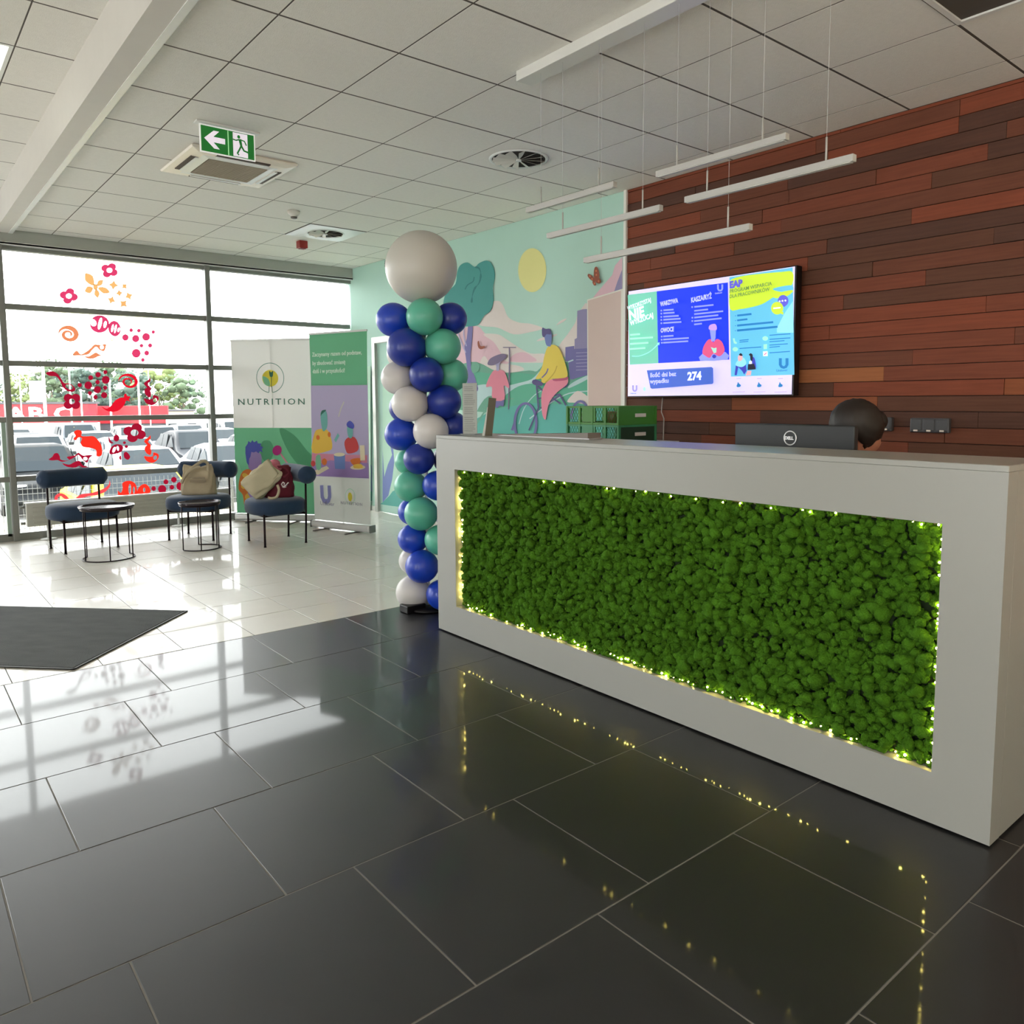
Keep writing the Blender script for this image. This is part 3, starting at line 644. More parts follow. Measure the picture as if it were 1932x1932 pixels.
# unseen globe lamps added behind the camera to brighten ceiling and desk end
M_fill_globe = mat('fill_globe_glow', (255, 232, 200), .4, emit=66)
for lab, x, y in (('lit opal globe lamp added behind the camera as unseen fill light, right', 2.7, -1.3), ('lit opal globe lamp added behind the camera as unseen fill light, left', .2, -1.5)):
    t = thing('fill_globe_lamp', lab, 'lamp', (x, y, 2.15), 0, 'added fill globe lamps')
    MB().ball((0, 0, 0), .13, 4).build('globe', M_fill_globe, t); MB().tube([(0, 0, .12), (0, 0, ZC-2.15)], .005).lathe([(.05, ZC-2.17), (.05, ZC-2.15)], seg=16).build('cord', M_wmetal, t)

# ---------------------------------------------------------------- ceiling things
t = thing('air_conditioner', 'square white ceiling cassette air conditioner behind the exit sign', 'air conditioner', (2.03, 5.635, ZC))
q = MB(); r_, s_ = .36, .31
prof = [(.345, 0), (.36, -.012), (.352, -.024), (.30, -.034), (.255, -.036)]
def ringq(q, r0, z0, r1, z1, mi=0):
    a = [(-r0, -r0, z0), (r0, -r0, z0), (r0, r0, z0), (-r0, r0, z0)]; b = [(-r1, -r1, z1), (r1, -r1, z1), (r1, r1, z1), (-r1, r1, z1)]
    for k in range(4): 
        vv = [q.bm.verts.new(p) for p in (a[k], a[(k+1) % 4], b[(k+1) % 4], b[k])]; q.bm.faces.new(vv)
for a, b in zip(prof, prof[1:]): ringq(q, a[0], a[1], b[0], b[1])
q.build('cover', mat('ac_plastic', (238, 230, 216), .45), t)
q = MB(); ringq(q, .255, -.036, .205, -.040); q.build('frame', M_wmetal, t)
for k in range(4):
    M_ = Matrix.Rotation(k*PI/2, 4, 'Z')
    MB().box(-.18, .18, .268, .312, -.0375, -.030, M=M_).build('air_slot', mat('slot_dark', (70, 58, 50), .7), t)
    MB().box(-.18, .18, .262, .282, -.043, -.036, M=M_ @ Matrix.Rotation(0, 4, 'X')).build('flap', M_wmetal, t)
q = MB().box(-.2, .2, -.2, .2, -.037, -.030); g = q.build('grille_back', mat('grille_back', (112, 100, 84), .8), t)
q = MB()
for k in range(22): q.box(-.2, .2, -.198+k*.018, -.190+k*.018, -.043, -.036)
for k in range(3): q.box(-.1+k*.1-.002, -.1+k*.1+.002, -.2, .2, -.042, -.036)
tag(q.build('grille', mat('grille_beige', (170, 158, 138), .6), t), kind='stuff')

t = thing('exit_sign', 'green illuminated emergency exit sign with an arrow and a running figure', 'sign', (1.755, 4.868, ZC))
MB().box(-.19, .19, -.03, .03, -.012, .0, bev=.002).build('base', M_wmetal, t)
MB().box(-.168, .168, -.004, .004, -.175, -.012, bev=.0015).build('panel', mat('sign_white', (238, 238, 236), .3, emit=.35), t)
class Sg(Print):
    def P(s, p): return Vector((p[0], -.0046-.0003*s.k, p[1]))
g = Sg((0, 0, 0), (1, 0, 0), (0, 0, 1), (0, -1, 0)); Gr = mat('sign_green', (28, 120, 46), .3, emit=.3); Wt = mat('sign_white2', (236, 226, 240), .3, emit=.5)
g.rect(Gr, -.160, -.168, .160, -.020); g.rect(Wt, .030, -.164, .120, -.024); g.rect(mat('sign_line', (160, 220, 160), .3, emit=.5), -.002, -.166, .004, -.022)
g.poly(Wt, [(-.142, -.092), (-.085, -.040), (-.052, -.040), (-.088, -.076), (-.018, -.076), (-.018, -.108), (-.088, -.108), (-.052, -.144), (-.085, -.144)])
g.poly(Gr, ell(.066, -.046, .0095, .0105, 12)); g.line(Gr, [(.072, -.058), (.080, -.098)], [.018, .014])
g.line(Gr, [(.068, -.062), (.048, -.070), (.030, -.066)], .008); g.line(Gr, [(.078, -.062), (.100, -.066), (.112, -.090)], .008)
g.line(Gr, [(.080, -.096), (.068, -.120), (.054, -.146), (.064, -.154)], .010); g.line(Gr, [(.080, -.098), (.096, -.124), (.124, -.130)], .011)
g.build('print', t)

t = thing('smoke_detector', 'small white round smoke detector on the ceiling', 'smoke detector', (2.935, 6.60, ZC))
MB().lathe([(.052, 0), (.052, -.02), (.045, -.03), (.03, -.034), (.03, -.05)], seg=24).build('housing', mat('detector_white', (214, 212, 204), .4), t)
MB().lathe([(.027, -.05), (.027, -.062), (.018, -.066)], seg=20).build('sensor', mat('detector_grey', (110, 104, 98), .5), t)
t = thing('fire_alarm_sounder', 'dark red square fire alarm sounder on the ceiling near the windows', 'alarm', (3.53, 7.76, ZC))
MB().box(-.045, .045, -.045, .045, -.075, 0, bev=.006).build('housing', mat('alarm_red', (150, 40, 38), .4), t)
MB().box(-.03, .03, -.03, .03, -.082, -.074, bev=.003).build('grille', mat('alarm_dark_red', (110, 26, 26), .5), t)

def swirl(name, label, x, y, half, rad, n, square_m):
    t = thing(name, label, 'air vent', (x, y, ZC))
    q = MB(); N = 40
    inner = [(rad*math.cos(2*PI*k/N), rad*math.sin(2*PI*k/N)) for k in range(N)]
    if square_m:
        q.flat([[(-half, -half, -.004), (half, -half, -.004), (half, half, -.004), (-half, half, -.004)], [(a, b, -.004) for a, b in inner]])
        q.lathe([(rad, -.004), (rad*1.02, -.012), (rad*1.08, -.004)], seg=40, cap=False)
    else: q.lathe([(rad*1.12, -.002), (rad*1.1, -.010), (rad, -.008)], seg=40, cap=False)
    q.build('plate', M_wmetal, t)
    MB().lathe([(rad, -.004), (rad, .01), (.001, .0115)], seg=40).build('void', mat('vent_void', (38, 32, 30), .9), t)
    for k in range(n):
        M_ = Matrix.Rotation(2*PI*k/n, 4, 'Z') @ Matrix.Translation((rad*.55, 0, -.010)) @ Matrix.Rotation(math.radians(22), 4, 'X')
        MB().prism([M_ @ Vector(p) for p in ((-rad*.42, -.006, 0), (rad*.42, -rad*.17, 0), (rad*.42, rad*.17, 0), (-rad*.42, .006, 0))], (0, 0, .0012)).build('blade', mat('vent_blade', (214, 210, 202), .35), t)
    MB().lathe([(.02, -.018), (.02, -.008)], seg=16).build('hub', M_wmetal, t)
swirl('swirl_vent', 'round ceiling air vent with radial white blades near the bar lamps', 3.54, 4.25, .3, .185, 12, False)
swirl('square_vent', 'square white ceiling air vent plate with a swirl outlet by the red alarm', 3.55, 7.254, .293, .17, 10, True)

# ---------------------------------------------------------------- balloon column
ZB = {'blue': mat('blue_latex', (22, 62, 182), .38, coat=.15), 'navy': mat('navy_latex', (18, 44, 142), .4, coat=.15), 'white': mat('white_latex', (206, 202, 200), .4, coat=.1), 'green': mat('mint_latex', (88, 176, 150), .38, coat=.12)}
bx, by = 2.735, 4.235
t = thing('balloon_column', 'tall column of blue, white and mint balloons topped by one big white balloon', 'balloon column', (bx, by, 0))
MB().lathe([(.15, 0), (.15, .018), (.02, .024)], seg=28).box(-.19, -.05, -.05, .05, .0, .05, bev=.006).build('base', M_black, t)
MB().tube([(0, 0, .02), (0, 0, 2.0)], .012).build('pole', M_wmetal, t)
fwd = Vector((_f.x, _f.y, 0)).normalized()
def balloon(px_, py_, rpx, col, back=0., knot=True, squash=.97):
    d = ray(px_, py_); c0 = Vector((bx, by, 0)); dep = c0.dot(fwd)+back
    p = EYE+d*(dep/Vector((d.x, d.y, 0)).dot(fwd)); r = rpx/F*dep*1.0
    q = MB(); out = Vector((p.x-bx, p.y-by, 0)); 
    if out.length < .02: out = -fwd*.1
    out.normalize()
    Q = Vector((0, 0, 1)).rotation_difference(out).to_matrix().to_4x4(); Q.translation = p-Vector((bx, by, 0))
    prof = [(max(r*math.sin(a), .0005), -r*math.cos(a)*(1.0 if a > PI/2 else 1.10)) for a in [PI*k/16 for k in range(17)]]
    g0 = len(q.bm.verts); q.lathe(prof, seg=28, cap=False)
    if knot: q.lathe([(.003, -r*1.09), (.006, -r*1.10-.004), (.004, -r*1.10-.012), (.008, -r*1.10-.018)], seg=8)
    for v in q.bm.verts: v.co = Q @ v.co
    return q.build('balloon', ZB[col], t)
A = .075
BL = [(741.4, 603.4, 31.5, 'blue', .02), (801, 597.6, 34.5, 'green', -.11), (851, 601.4, 30, 'navy', .03), (797, 600, 28, 'blue', .14),
      (766, 655.5, 36, 'navy', -.09), (836, 654, 33.5, 'green', -.06), (762, 668, 32, 'white', .09), (836, 662, 28, 'blue', .12),
      (750, 713, 31, 'white', .02), (804.5, 707, 32.7, 'navy', -.11), (852, 708, 31, 'green', .03), (800, 712, 28, 'blue', .14),
      (772.4, 762, 33.6, 'white', -.09), (838.8, 758, 31.8, 'navy', -.06), (763, 769, 29, 'navy', .09), (830, 766, 28, 'blue', .12),
      (756, 819.5, 30.6, 'blue', .02), (813, 813.8, 33.6, 'white', -.11), (853, 806, 30, 'navy', .03),
      (790.3, 866, 29.3, 'navy', -.09), (770, 871, 25, 'green', .09), (848, 866, 29, 'navy', .03),
      (773.6, 917.3, 30, 'green', .0), (826, 916, 28.6, 'blue', -.10), (855, 918, 28, 'white', .03),
      (794.2, 969.4, 32, 'green', -.09), (776, 965, 25.5, 'blue', .09), (850, 970, 28, 'blue', .03),
      (778, 1016.6, 28, 'blue', .0), (831, 1018.6, 29.5, 'green', -.10),
      (796, 1068.7, 32, 'blue', -.09), (778, 1058, 26, 'white', .09), (852, 1068, 28, 'white', .03),
      (778.5, 1117, 32.3, 'white', .0), (834, 1121.8, 29.5, 'blue', -.10)]
for a in BL: balloon(*a)
# top: big round foil-like balloon
d = ray(794.8, 504.7); dep = Vector((bx, by, 0)).dot(fwd); p = EYE+d*(dep/Vector((d.x, d.y, 0)).dot(fwd)); r = 66.2/F*dep
q = MB().ball((p.x-bx, p.y-by, p.z), r, 5); q.lathe([(.012, p.z-r-.03), (.02, p.z-r+.004)], (p.x-bx, p.y-by, 0), 10)
q.build('top_balloon', mat('top_balloon_white', (196, 192, 184), .42, coat=.1), t)
ld = (RV*-1)
q = MB()
for k, (a, b) in enumerate(((.20, .005), (.14, .02), (.08, .0))):
    v0 = (ld*math.cos(a)+Vector((0, 0, 1))*math.sin(a)-fwd*b); v1 = (ld*math.cos(a-.07)+Vector((0, 0, 1))*math.sin(a-.07)-fwd*(b-.02))
    c_ = Vector((p.x-bx, p.y-by, p.z)); q.tube([c_+v0.normalized()*(r+.001), c_+(v0+v1).normalized()*(r+.003), c_+v1.normalized()*(r+.001)], .004)
q.build('print', mat('black_print', (20, 20, 22), .5), t)

# ---------------------------------------------------------------- roll-up banners
def cloth(name, L, R, z0, z1, m_, parent, o, t_=.002):
    """hanging sheet with slight vertical waves"""
    n = 24; d = Vector(R)-Vector(L); nrm = Vector((d.y, -d.x, 0)).normalized(); me = D.meshes.new(name); vv = []; ff = []
    for i in range(n+1):
        for j in range(9):
            u, v = i/n, j/8; w = .0
            p = Vector((L[0]+d.x*u, L[1]+d.y*u, 0))+nrm*w; vv.append((p.x-o[0], p.y-o[1], z0+(z1-z0)*v))
    for i in range(n):
        for j in range(8): a = i*9+j; ff.append((a, a+9, a+10, a+1))
    me.from_pydata(vv, [], ff); me.materials.append(m_); return link(name, me, parent)
def banner(label, L, R, zt):
    L, R = Vector(L+(0,)), Vector(R+(0,)); d = (R-L); w = d.length; c_ = (L+R)/2; a = math.atan2(d.y, d.x)
    t = thing('roll_up_banner', label, 'banner', (c_.x, c_.y, 0), a)
    MB().box(-w/2-.02, w/2+.02, -.045, .045, .012, .085, bev=.02, seg=3).build('cassette', mat('cassette_silver', (206, 206, 204), .35, metal=.3), t)
    for s_ in (-1, 1):
        MB().box(s_*(w/2+.02)-.004, s_*(w/2+.02)+.004, -.046, .046, .010, .087, bev=.003).build('end_cap', mat('cap_grey', (120, 120, 118), .5), t)
        MB().tube([(s_*w*.28, -.20, .006), (s_*w*.28, .18, .006)], .008).build('foot', mat('foot_grey', (126, 124, 120), .4, metal=.3), t)
    MB().box(-w/2-.006, w/2+.006, -.008, .010, zt-.012, zt+.008, bev=.003).build('top_rail', mat('cassette_silver', (206, 206, 204), .35), t)
    MB().tube([(0, .02, .08), (0, .012, zt)], .006).build('support_pole', M_wmetal, t)
    return t, w
class Bn(Print):
    def __init__(s, w, L, R, zt): super().__init__((0, 0, 0), (1, 0, 0), (0, 0, 1), (0, -1, 0)); s.w, s.zt = w, zt; s.step = .0004
    def P(s, p): return Vector((-s.w/2+p[0]*s.w, -.0015-s.k*s.step, p[1]))
def fab(n, c_): return thin('banner_'+n, c_, .3)
F_w, F_g, F_gd, F_gl, F_or, F_ye, F_pu, F_dp, F_mg, F_pk, F_tl = [fab(*a) for a in (('white', (204, 202, 198)), ('green', (124, 194, 154)), ('dark_green', (104, 172, 134)), ('sage', (142, 204, 168)), ('orange', (226, 132, 74)), ('yellow', (238, 200, 96)), ('purple', (170, 144, 200)), ('indigo', (98, 104, 190)), ('magenta', (190, 66, 138)), ('pink', (222, 150, 170)), ('teal_line', (74, 120, 106)))]
F_li, F_aq, F_re, F_bl, F_cr, F_le = [fab(*a) for a in (('lilac', (190, 180, 212)), ('aqua', (128, 190, 184)), ('red', (214, 92, 92)), ('blue', (126, 150, 206)), ('cream', (232, 222, 190)), ('lemon', (220, 206, 84)))]
L1, R1 = (3.147, 8.878), (3.771, 8.167)
t1, w1 = banner('white and green roll-up banner reading NUTRITION, in front of the window', L1, R1, 2.055)
b = Bn(w1, L1, R1, 2.05); zx = lambda y: 2.05-(y-172)/(1470-172)*1.95; ux = lambda x: (x-548)/(1148-548)
K = lambda pts: [(ux(x), zx(y)) for x, y in pts]
b.rect(F_w, 0, .09, 1, 2.05); b.rect(F_g, 0, .09, 1, zx(826))
b.poly(F_gd, smooth(K([(760, 940), (790, 920), (830, 930), (850, 990), (830, 1060), (780, 1080), (750, 1020)]), 4))
b.poly(F_gd, smooth(K([(900, 830), (1010, 880), (1100, 990), (1146, 1050), (1146, 1180), (1060, 1130), (960, 1000)]), 4))
b.poly(F_gl, smooth(K([(552, 1080), (600, 1180), (575, 1260), (560, 1400), (552, 1465)]), 3))
# emblem: ring with stem, yellow disc, tulip
b.line(F_tl, [(ux(x), zx(y)) for x, y in [(843+104*math.sin(a), 452-110*math.cos(a)) for a in [math.radians(k) for k in range(-172, 173, 8)]]], .007)
b.line(F_tl, K([(830, 560), (834, 500), (800, 470)]), .007); b.line(F_tl, K([(856, 560), (852, 500), (852, 440)]), .007)
b.poly(F_le, K(ell(843, 455, 62, 62, 28))); b.poly(F_gl, smooth(K([(785, 440), (830, 460), (840, 512), (800, 500)]), 3)); b.poly(F_tl, smooth(K([(838, 400), (852, 412), (866, 400), (864, 438), (852, 446), (840, 438)]), 3))
b.line(F_tl, K([(852, 446), (850, 520)]), .006)
# figure with blue hair and patterned shirt
b.poly(F_or, smooth(K([(590, 1180), (640, 1140), (700, 1160), (730, 1200), (770, 1150), (820, 1190), (870, 1260), (900, 1460), (640, 1465), (600, 1340), (568, 1290)]), 4))
for x, y, rx, ry in ((625, 1190, 26, 18), (670, 1240, 30, 36), (610, 1270, 22, 22), (690, 1320, 26, 20), (760, 1200, 24, 30), (800, 1260, 30, 22), (740, 1290, 24, 24), (640, 1350, 22, 26), (820, 1330, 30, 24), (700, 1420, 30, 20)): b.poly(F_ye, K(ell(x, y, rx, ry, 14, rot=.5)))
b.poly(F_pu, smooth(K([(660, 1080), (740, 1100), (738, 1150), (722, 1210), (690, 1160), (655, 1130)]), 4))
b.poly(F_pu, smooth(K([(650, 1030), (700, 1000), (750, 1020), (758, 1070), (745, 1130), (700, 1140), (660, 1110)]), 4))
b.poly(F_dp, K([(634, 1020), (636, 970), (655, 945), (660, 925), (678, 938), (692, 918), (704, 935), (728, 922), (732, 942), (760, 945), (752, 960), (774, 975), (760, 985), (768, 1010), (748, 1002), (735, 1018), (718, 1004), (700, 1012), (680, 1008), (672, 1045), (662, 1060), (657, 1112), (642, 1090)]))
b.poly(F_pu, K([(640, 1320), (720, 1310), (760, 1420), (700, 1440)]))
b.line(F_pk, K([(905, 1020), (960, 1100), (1010, 1180)]), .02); b.poly(F_mg, K(ell(880, 995, 34, 40, 18, rot=.6)))
b.build('fabric', t1)
def ltext(par, w, s_, u, z, size, m_, **kw): return text(s_, size, m_, par, (-w/2+u*w, -.016, z), (1, 0, 0), (0, 0, 1), name='lettering', **kw)
ltext(t1, w1, 'NUTRITION', ux(848), zx(652), .098, mat('banner_ink_green', (84, 124, 108), .8), bold=.0008, align='CENTER', width=.80, space=1.35)
L2, R2 = (3.61, 7.82), (3.875, 7.06)
t2, w2 = banner('green and lilac roll-up banner with a kitchen scene, left of the mural door', L2, R2, 2.075)
b = Bn(w2, L2, R2, 2.07)
ux = lambda x: (x-1180)/(1600-1180)
def K(pts):
    o_ = []
    for x, y in pts:
        u_ = (x-(1180-25*(y-150)/1300))/(1600-20*(y-120)/1400-(1180-25*(y-150)/1300))
        top, bot = 155-42*u_, 1495+70*u_
        o_.append((u_, 2.07-(y-top)/(bot-top)*1.97))
    return o_
b.rect(F_w, 0, .09, 1, 2.07)
b.poly(F_li, K([(1175, 500), (1595, 500), (1578, 1218), (1150, 1180)])); b.poly(F_g, K([(1180, 155), (1604, 113), (1592, 515), (1178, 522)]))
b.line(F_w, K([(1375, 750), (1395, 690), (1420, 640)]), .02); b.line(F_aq, K([(1340, 930), (1370, 880)]), .04)
b.poly(F_ye, smooth(K([(1185, 870), (1220, 840), (1285, 845), (1310, 900), (1318, 970), (1290, 1000), (1160, 1010)]), 3)); b.poly(F_aq, smooth(K([(1240, 720), (1285, 710), (1290, 800), (1275, 845), (1248, 845)]), 3)); b.poly(F_tl, smooth(K([(1240, 745), (1250, 705), (1285, 700), (1250, 730)]), 3))
b.poly(F_or, K(ell(1212, 900, 14, 18, 10))); b.poly(F_or, K(ell(1300, 880, 12, 20, 10)))
b.poly(F_re, smooth(K([(1412, 940), (1440, 905), (1490, 905), (1515, 970), (1500, 1010), (1440, 1025), (1420, 1000)]), 3)); b.poly(F_aq, smooth(K([(1438, 820), (1475, 825), (1475, 890), (1458, 912), (1440, 890)]), 3)); b.poly(F_dp, smooth(K([(1435, 800), (1460, 780), (1488, 810), (1480, 840), (1440, 825)]), 3))
b.poly(F_pk, K([(1160, 1015), (1575, 1040), (1570, 1110), (1150, 1100)])); b.poly(F_pu, K([(1155, 1110), (1300, 1070), (1578, 1100), (1578, 1215), (1150, 1180)]))
b.poly(F_cr, K([(1150, 1150), (1270, 1110), (1290, 1130), (1200, 1175)])); b.poly(F_gl, smooth(K([(1190, 1040), (1225, 1030), (1225, 1130), (1190, 1130)]), 2)); b.poly(F_re, K(ell(1166, 1090, 18, 22, 12))); b.poly(F_or, K(ell(1255, 1080, 20, 26, 12)))
b.poly(F_bl, K([(1330, 1030), (1415, 1030), (1410, 1140), (1335, 1135)])); b.poly(F_cr, K(ell(1372, 1030, 42, 14, 16)))
b.poly(F_or, smooth(K([(1455, 1070), (1525, 1062), (1515, 1110), (1470, 1110)]), 3)); b.poly(F_cr, K(ell(1505, 1130, 55, 18, 16))); b.poly(F_ye, smooth(K([(1475, 1110), (1530, 1105), (1540, 1135), (1480, 1135)]), 2)); b.poly(F_cr, K([(1526, 965), (1560, 965), (1560, 1080), (1526, 1080)]))
Um = fab('emblem', (146, 146, 196))
x0, y0_ = 1214, 1252
b.poly(Um, K([(x0, y0_), (x0+26, y0_), (x0+26, y0_+80), (x0+34, y0_+104), (x0+52, y0_+104), (x0+58, y0_+84), (x0+58, y0_+4), (x0+84, y0_+6), (x0+84, y0_+90), (x0+70, y0_+130), (x0+42, y0_+148), (x0+14, y0_+126), (x0, y0_+90)]))
b.line(F_gl, K([(1441+36*math.sin(a), 1346-56*math.cos(a)) for a in [math.radians(k) for k in range(-170, 171, 12)]]), .005); b.poly(F_le, K(ell(1440, 1350, 16, 34, 14)))
b.build('fabric', t2)
ink = mat('banner_ink_white', (214, 232, 218), .8); ink2 = mat('banner_ink_grey', (150, 146, 160), .8)
for s_, z in (('Zaczynamy razem od podstaw,', 1.835), ('by zbudować zmianę', 1.745), ('dziś i w przyszłości!', 1.66)): ltext(t2, w2, s_, .06, z, .06, ink, bold=.001, width={'Z': .70, 'b': .47, 'd': .46}[s_[0]])
ltext(t2, w2, 'Unilever', .13, .255, .06, ink2, bold=.0006); ltext(t2, w2, 'NUTRITION', .50, .285, .042, ink2, bold=.0004, space=1.2, width=.30)

# ---------------------------------------------------------------- floor mat
a = (Vector((1.491, 5.178, 0)), Vector((.698, 4.397, 0))); d = (a[1]-a[0]); wm = d.length; d.normalize(); e_ = Vector((d.y, -d.x, 0))
if e_.y < 0: e_ = -e_
t = thing('door_mat', 'large dark grey entrance mat lying diagonally on the tiles at left', 'mat', (a[0].x, a[0].y, .0015), math.atan2(d.y, d.x))
Lm = 2.0; sg = 1 if (Matrix.Rotation(math.atan2(d.y, d.x), 4, 'Z') @ Vector((0, 1, 0))).dot(e_) > 0 else -1
y0m, y1m = sorted((0, sg*Lm))
MB().box(.015, wm-.015, y0m+.015, y1m-.015, 0, .009).build('pile', mat('mat_pile', (74, 76, 76), .97, var=.3, vscale=14, bump=1, bscale=350, vstretch=(1, .45, 1)), t)
MB().box(0, wm, y0m, y0m+.015, 0, .007, bev=.002).box(0, wm, y1m-.015, y1m, 0, .007, bev=.002).box(0, .015, y0m, y1m, 0, .007, bev=.002).box(wm-.015, wm, y0m, y1m, 0, .007, bev=.002).build('rubber_edge', mat('rubber_edge', (46, 46, 46), .6), t)

# ---------------------------------------------------------------- lounge chairs
M_velvet = mat('blue_velvet', (26, 50, 78), .85, sheen=.25, var=.15, vscale=20, bump=.2, bscale=220)
M_cleg = mat('dark_tube', (34, 20, 24), .35, metal=.6)
def chair(label, c, rz, seat_w=.60, seat_d=.54, bw=.6, bend=.06, bz=.655):
    """local frame: back towards +y, sits facing -y"""
    t = thing('lounge_chair', label, 'chair', (c[0], c[1], 0), rz, group='blue velvet lounge chairs by the windows')
    q = MB(); N = 36; rings = []
    outl = []
    for k in range(N):
        a_ = 2*PI*k/N; x = abs(math.cos(a_))**.82*math.copysign(1, math.cos(a_)); y = abs(math.sin(a_))**.82*math.copysign(1, math.sin(a_)); outl.append((x*seat_w/2, y*seat_d/2))
    for s_, z in ((.0, .295), (.9, .295), (.97, .305), (1, .335), (1, .385), (.975, .412), (.90, .428), (.6, .435), (0.001, .436)):
        rings.append([q.bm.verts.new((x*max(s_, .001), y*max(s_, .001), z)) for x, y in outl])
    for A_, B_ in zip(rings, rings[1:]):
        for k in range(N): f = q.bm.faces.new((A_[k], A_[(k+1) % N], B_[(k+1) % N], B_[k])); f.smooth = True
    q.build('seat', M_velvet, t)
    # bolster back, gently curved
    q = MB(); n = 18; pts = []; rr = []
    for k in range(n+1):
        u = -1+2*k/n; pts.append((u*bw/2, .25-bend*u*u, bz)); rr.append(.085 if abs(u) < .93 else .085*math.sqrt(max(.02, 1-((abs(u)-.93)/.075)**2)))
    q.tube(pts, rr, 20); q.build('backrest', M_velvet, t)
    for sx_ in (-1, 1):
        for sy_ in (-1, 1):
            fx, fy = sx_*.225, sy_*.19
            if sy_ > 0: pts = [(fx, fy+.02, 0), (fx, fy+.03, .30), (fx, fy+.035, bz)]
            else: pts = [(fx, fy, 0), (fx, fy, .31)]
            MB().tube(pts, .0105).lathe([(.013, 0), (.013, .008), (.008, .01)], (fx, pts[0][1], 0), 10).build('leg', M_cleg, t)
    MB().tube([(-.225, -.19, .29), (.225, -.19, .29), (.225, .215, .29), (-.225, .215, .29)], .009, closed=True).build('seat_frame', M_cleg, t)
    return t
chair('blue lounge chair furthest left, with nothing on its seat', (1.44, 8.13), math.radians(8))
chair('middle blue lounge chair with an upright canvas bag on its seat', (2.46, 8.02), math.radians(-43), bend=.07, bz=.67)
chair('right blue lounge chair with a canvas bag and a burgundy bag on it', (2.94, 7.25), math.radians(-92), bend=.03, bz=.66)
# ---------------------------------------------------------------- side tables
M_tt = mat('dark_tray', (48, 40, 46), .25, metal=.5)
def side_table(label, c, r, h, rz):
    t = thing('side_table', label, 'table', (c[0], c[1], 0), rz, group='round wire side tables')
    MB().lathe([(.001, h-.012), (r-.012, h-.012), (r-.004, h-.008), (r, h+.014), (r-.004, h+.014), (r-.012, h-.002), (r-.03, h-.006), (.001, h-.006)], seg=40, cap=False).build('table_top', M_tt, t)
    rb = r*.93; arc = [(rb*math.cos(a_), rb*math.sin(a_), .006) for a_ in [math.radians(k) for k in range(-200, 51, 8)]]
    MB().tube(arc, .0055).build('base_ring', M_cleg, t)
    MB().tube([(x, y, h-.016) for x, y, z in [(rb*math.cos(a_), rb*math.sin(a_), 0) for a_ in [math.radians(k) for k in range(0, 360, 12)]]], .005, closed=True).build('top_ring', M_cleg, t)
    for k in (-200, -137, -74, -12, 50):
        a_ = math.radians(k); MB().tube([(rb*math.cos(a_), rb*math.sin(a_), .004), (rb*math.cos(a_), rb*math.sin(a_), h-.014)], .0052).build('leg', M_cleg, t)
side_table('round dark side table in front of the leftmost blue chair', (1.505, 7.46), .222, .455, math.radians(-25))
side_table('smaller round dark side table in front of the middle blue chair', (2.275, 7.40), .185, .425, math.radians(30))

# ---------------------------------------------------------------- bags
def bag_mesh(w, h, d_, lean=0, top=.45, wob=.02, seed=1, n=14, m_=12):
    rnd = random.Random(seed); q = MB(); rings = []
    for j in range(m_+1):
        v = j/m_; hw = w/2*(1.04-.22*v**2); hd = d_/2*(1-(1-top)*v)*(.75+.5*math.sin(PI*min(v+.12, 1))); ring = []
        for k in range(4*n):
            a_ = 2*PI*k/(4*n); x = math.copysign(abs(math.cos(a_))**.55, math.cos(a_)); y = math.copysign(abs(math.sin(a_))**.7, math.sin(a_))
            s_ = 1+wob*3*math.sin(a_*5+seed+v*7)*(v+.2)+wob*2*math.sin(a_*9+seed*2-v*11)
            ring.append(q.bm.verts.new((x*hw*s_, y*hd*s_-lean*v*h, v*h*(1-.05*math.cos(a_*2+seed)*v))))
        rings.append(ring)
    for A_, B_ in zip(rings, rings[1:]):
        for k in range(4*n): f = q.bm.faces.new((A_[k], A_[(k+1) % (4*n)], B_[(k+1) % (4*n)], B_[k])); f.smooth = True
    q.bm.faces.new(rings[0][::-1])
    c_ = q.bm.verts.new((0, -lean*h, h*.93))
    for k in range(4*n): q.bm.faces.new((rings[-1][k], rings[-1][(k+1) % (4*n)], c_))
    return q
def strap(pts, w=.028, th=.004):
    q = MB(); pts = [Vector(p) for p in smooth([tuple(p) for p in pts], 5, False)]; n = len(pts); prev = None
    for i, p in enumerate(pts):
        tt = (pts[min(i+1, n-1)]-pts[max(i-1, 0)]).normalized(); y = Vector((0, 1, 0)); sx_ = tt.cross(y); sx_ = sx_.normalized() if sx_.length > .2 else Vector((0, 0, 1))
        nn = sx_.cross(tt); ring = [q.bm.verts.new(p+sx_*a_*w/2+nn*b_*th/2) for a_, b_ in ((-1, -1), (1, -1), (1, 1), (-1, 1))]
        if prev: 
            for k in range(4): q.bm.faces.new((prev[k], prev[(k+1) % 4], ring[(k+1) % 4], ring[k])).smooth = True
        prev = ring
    return q
M_canvas = mat('natural_canvas', (176, 162, 136), .9, var=.1, vscale=12, bump=.3, bscale=300)
VD = math.atan2(_f.y, _f.x)-PI/2           # heading that turns a thing's front to the visitor side
p = PZ(385, 952, .436)
t = thing('tote_bag', 'upright natural canvas tote bag standing on the middle blue chair', 'bag', (2.47, 8.03, .437), VD+.1)
bag_mesh(.32, .29, .15, .0, .35, .016, 3).build('bag_body', M_canvas, t)
strap([(-.11, -.075, .18), (-.06, -.07, .25), (.0, -.05, .30), (.06, -.03, .335), (.10, -.02, .31), (.11, -.04, .24)], .03).build('strap', M_canvas, t)
strap([(-.14, -.085, .12), (-.10, -.085, .20), (-.02, -.07, .265), (.04, -.06, .28)], .03).build('strap', M_canvas, t)
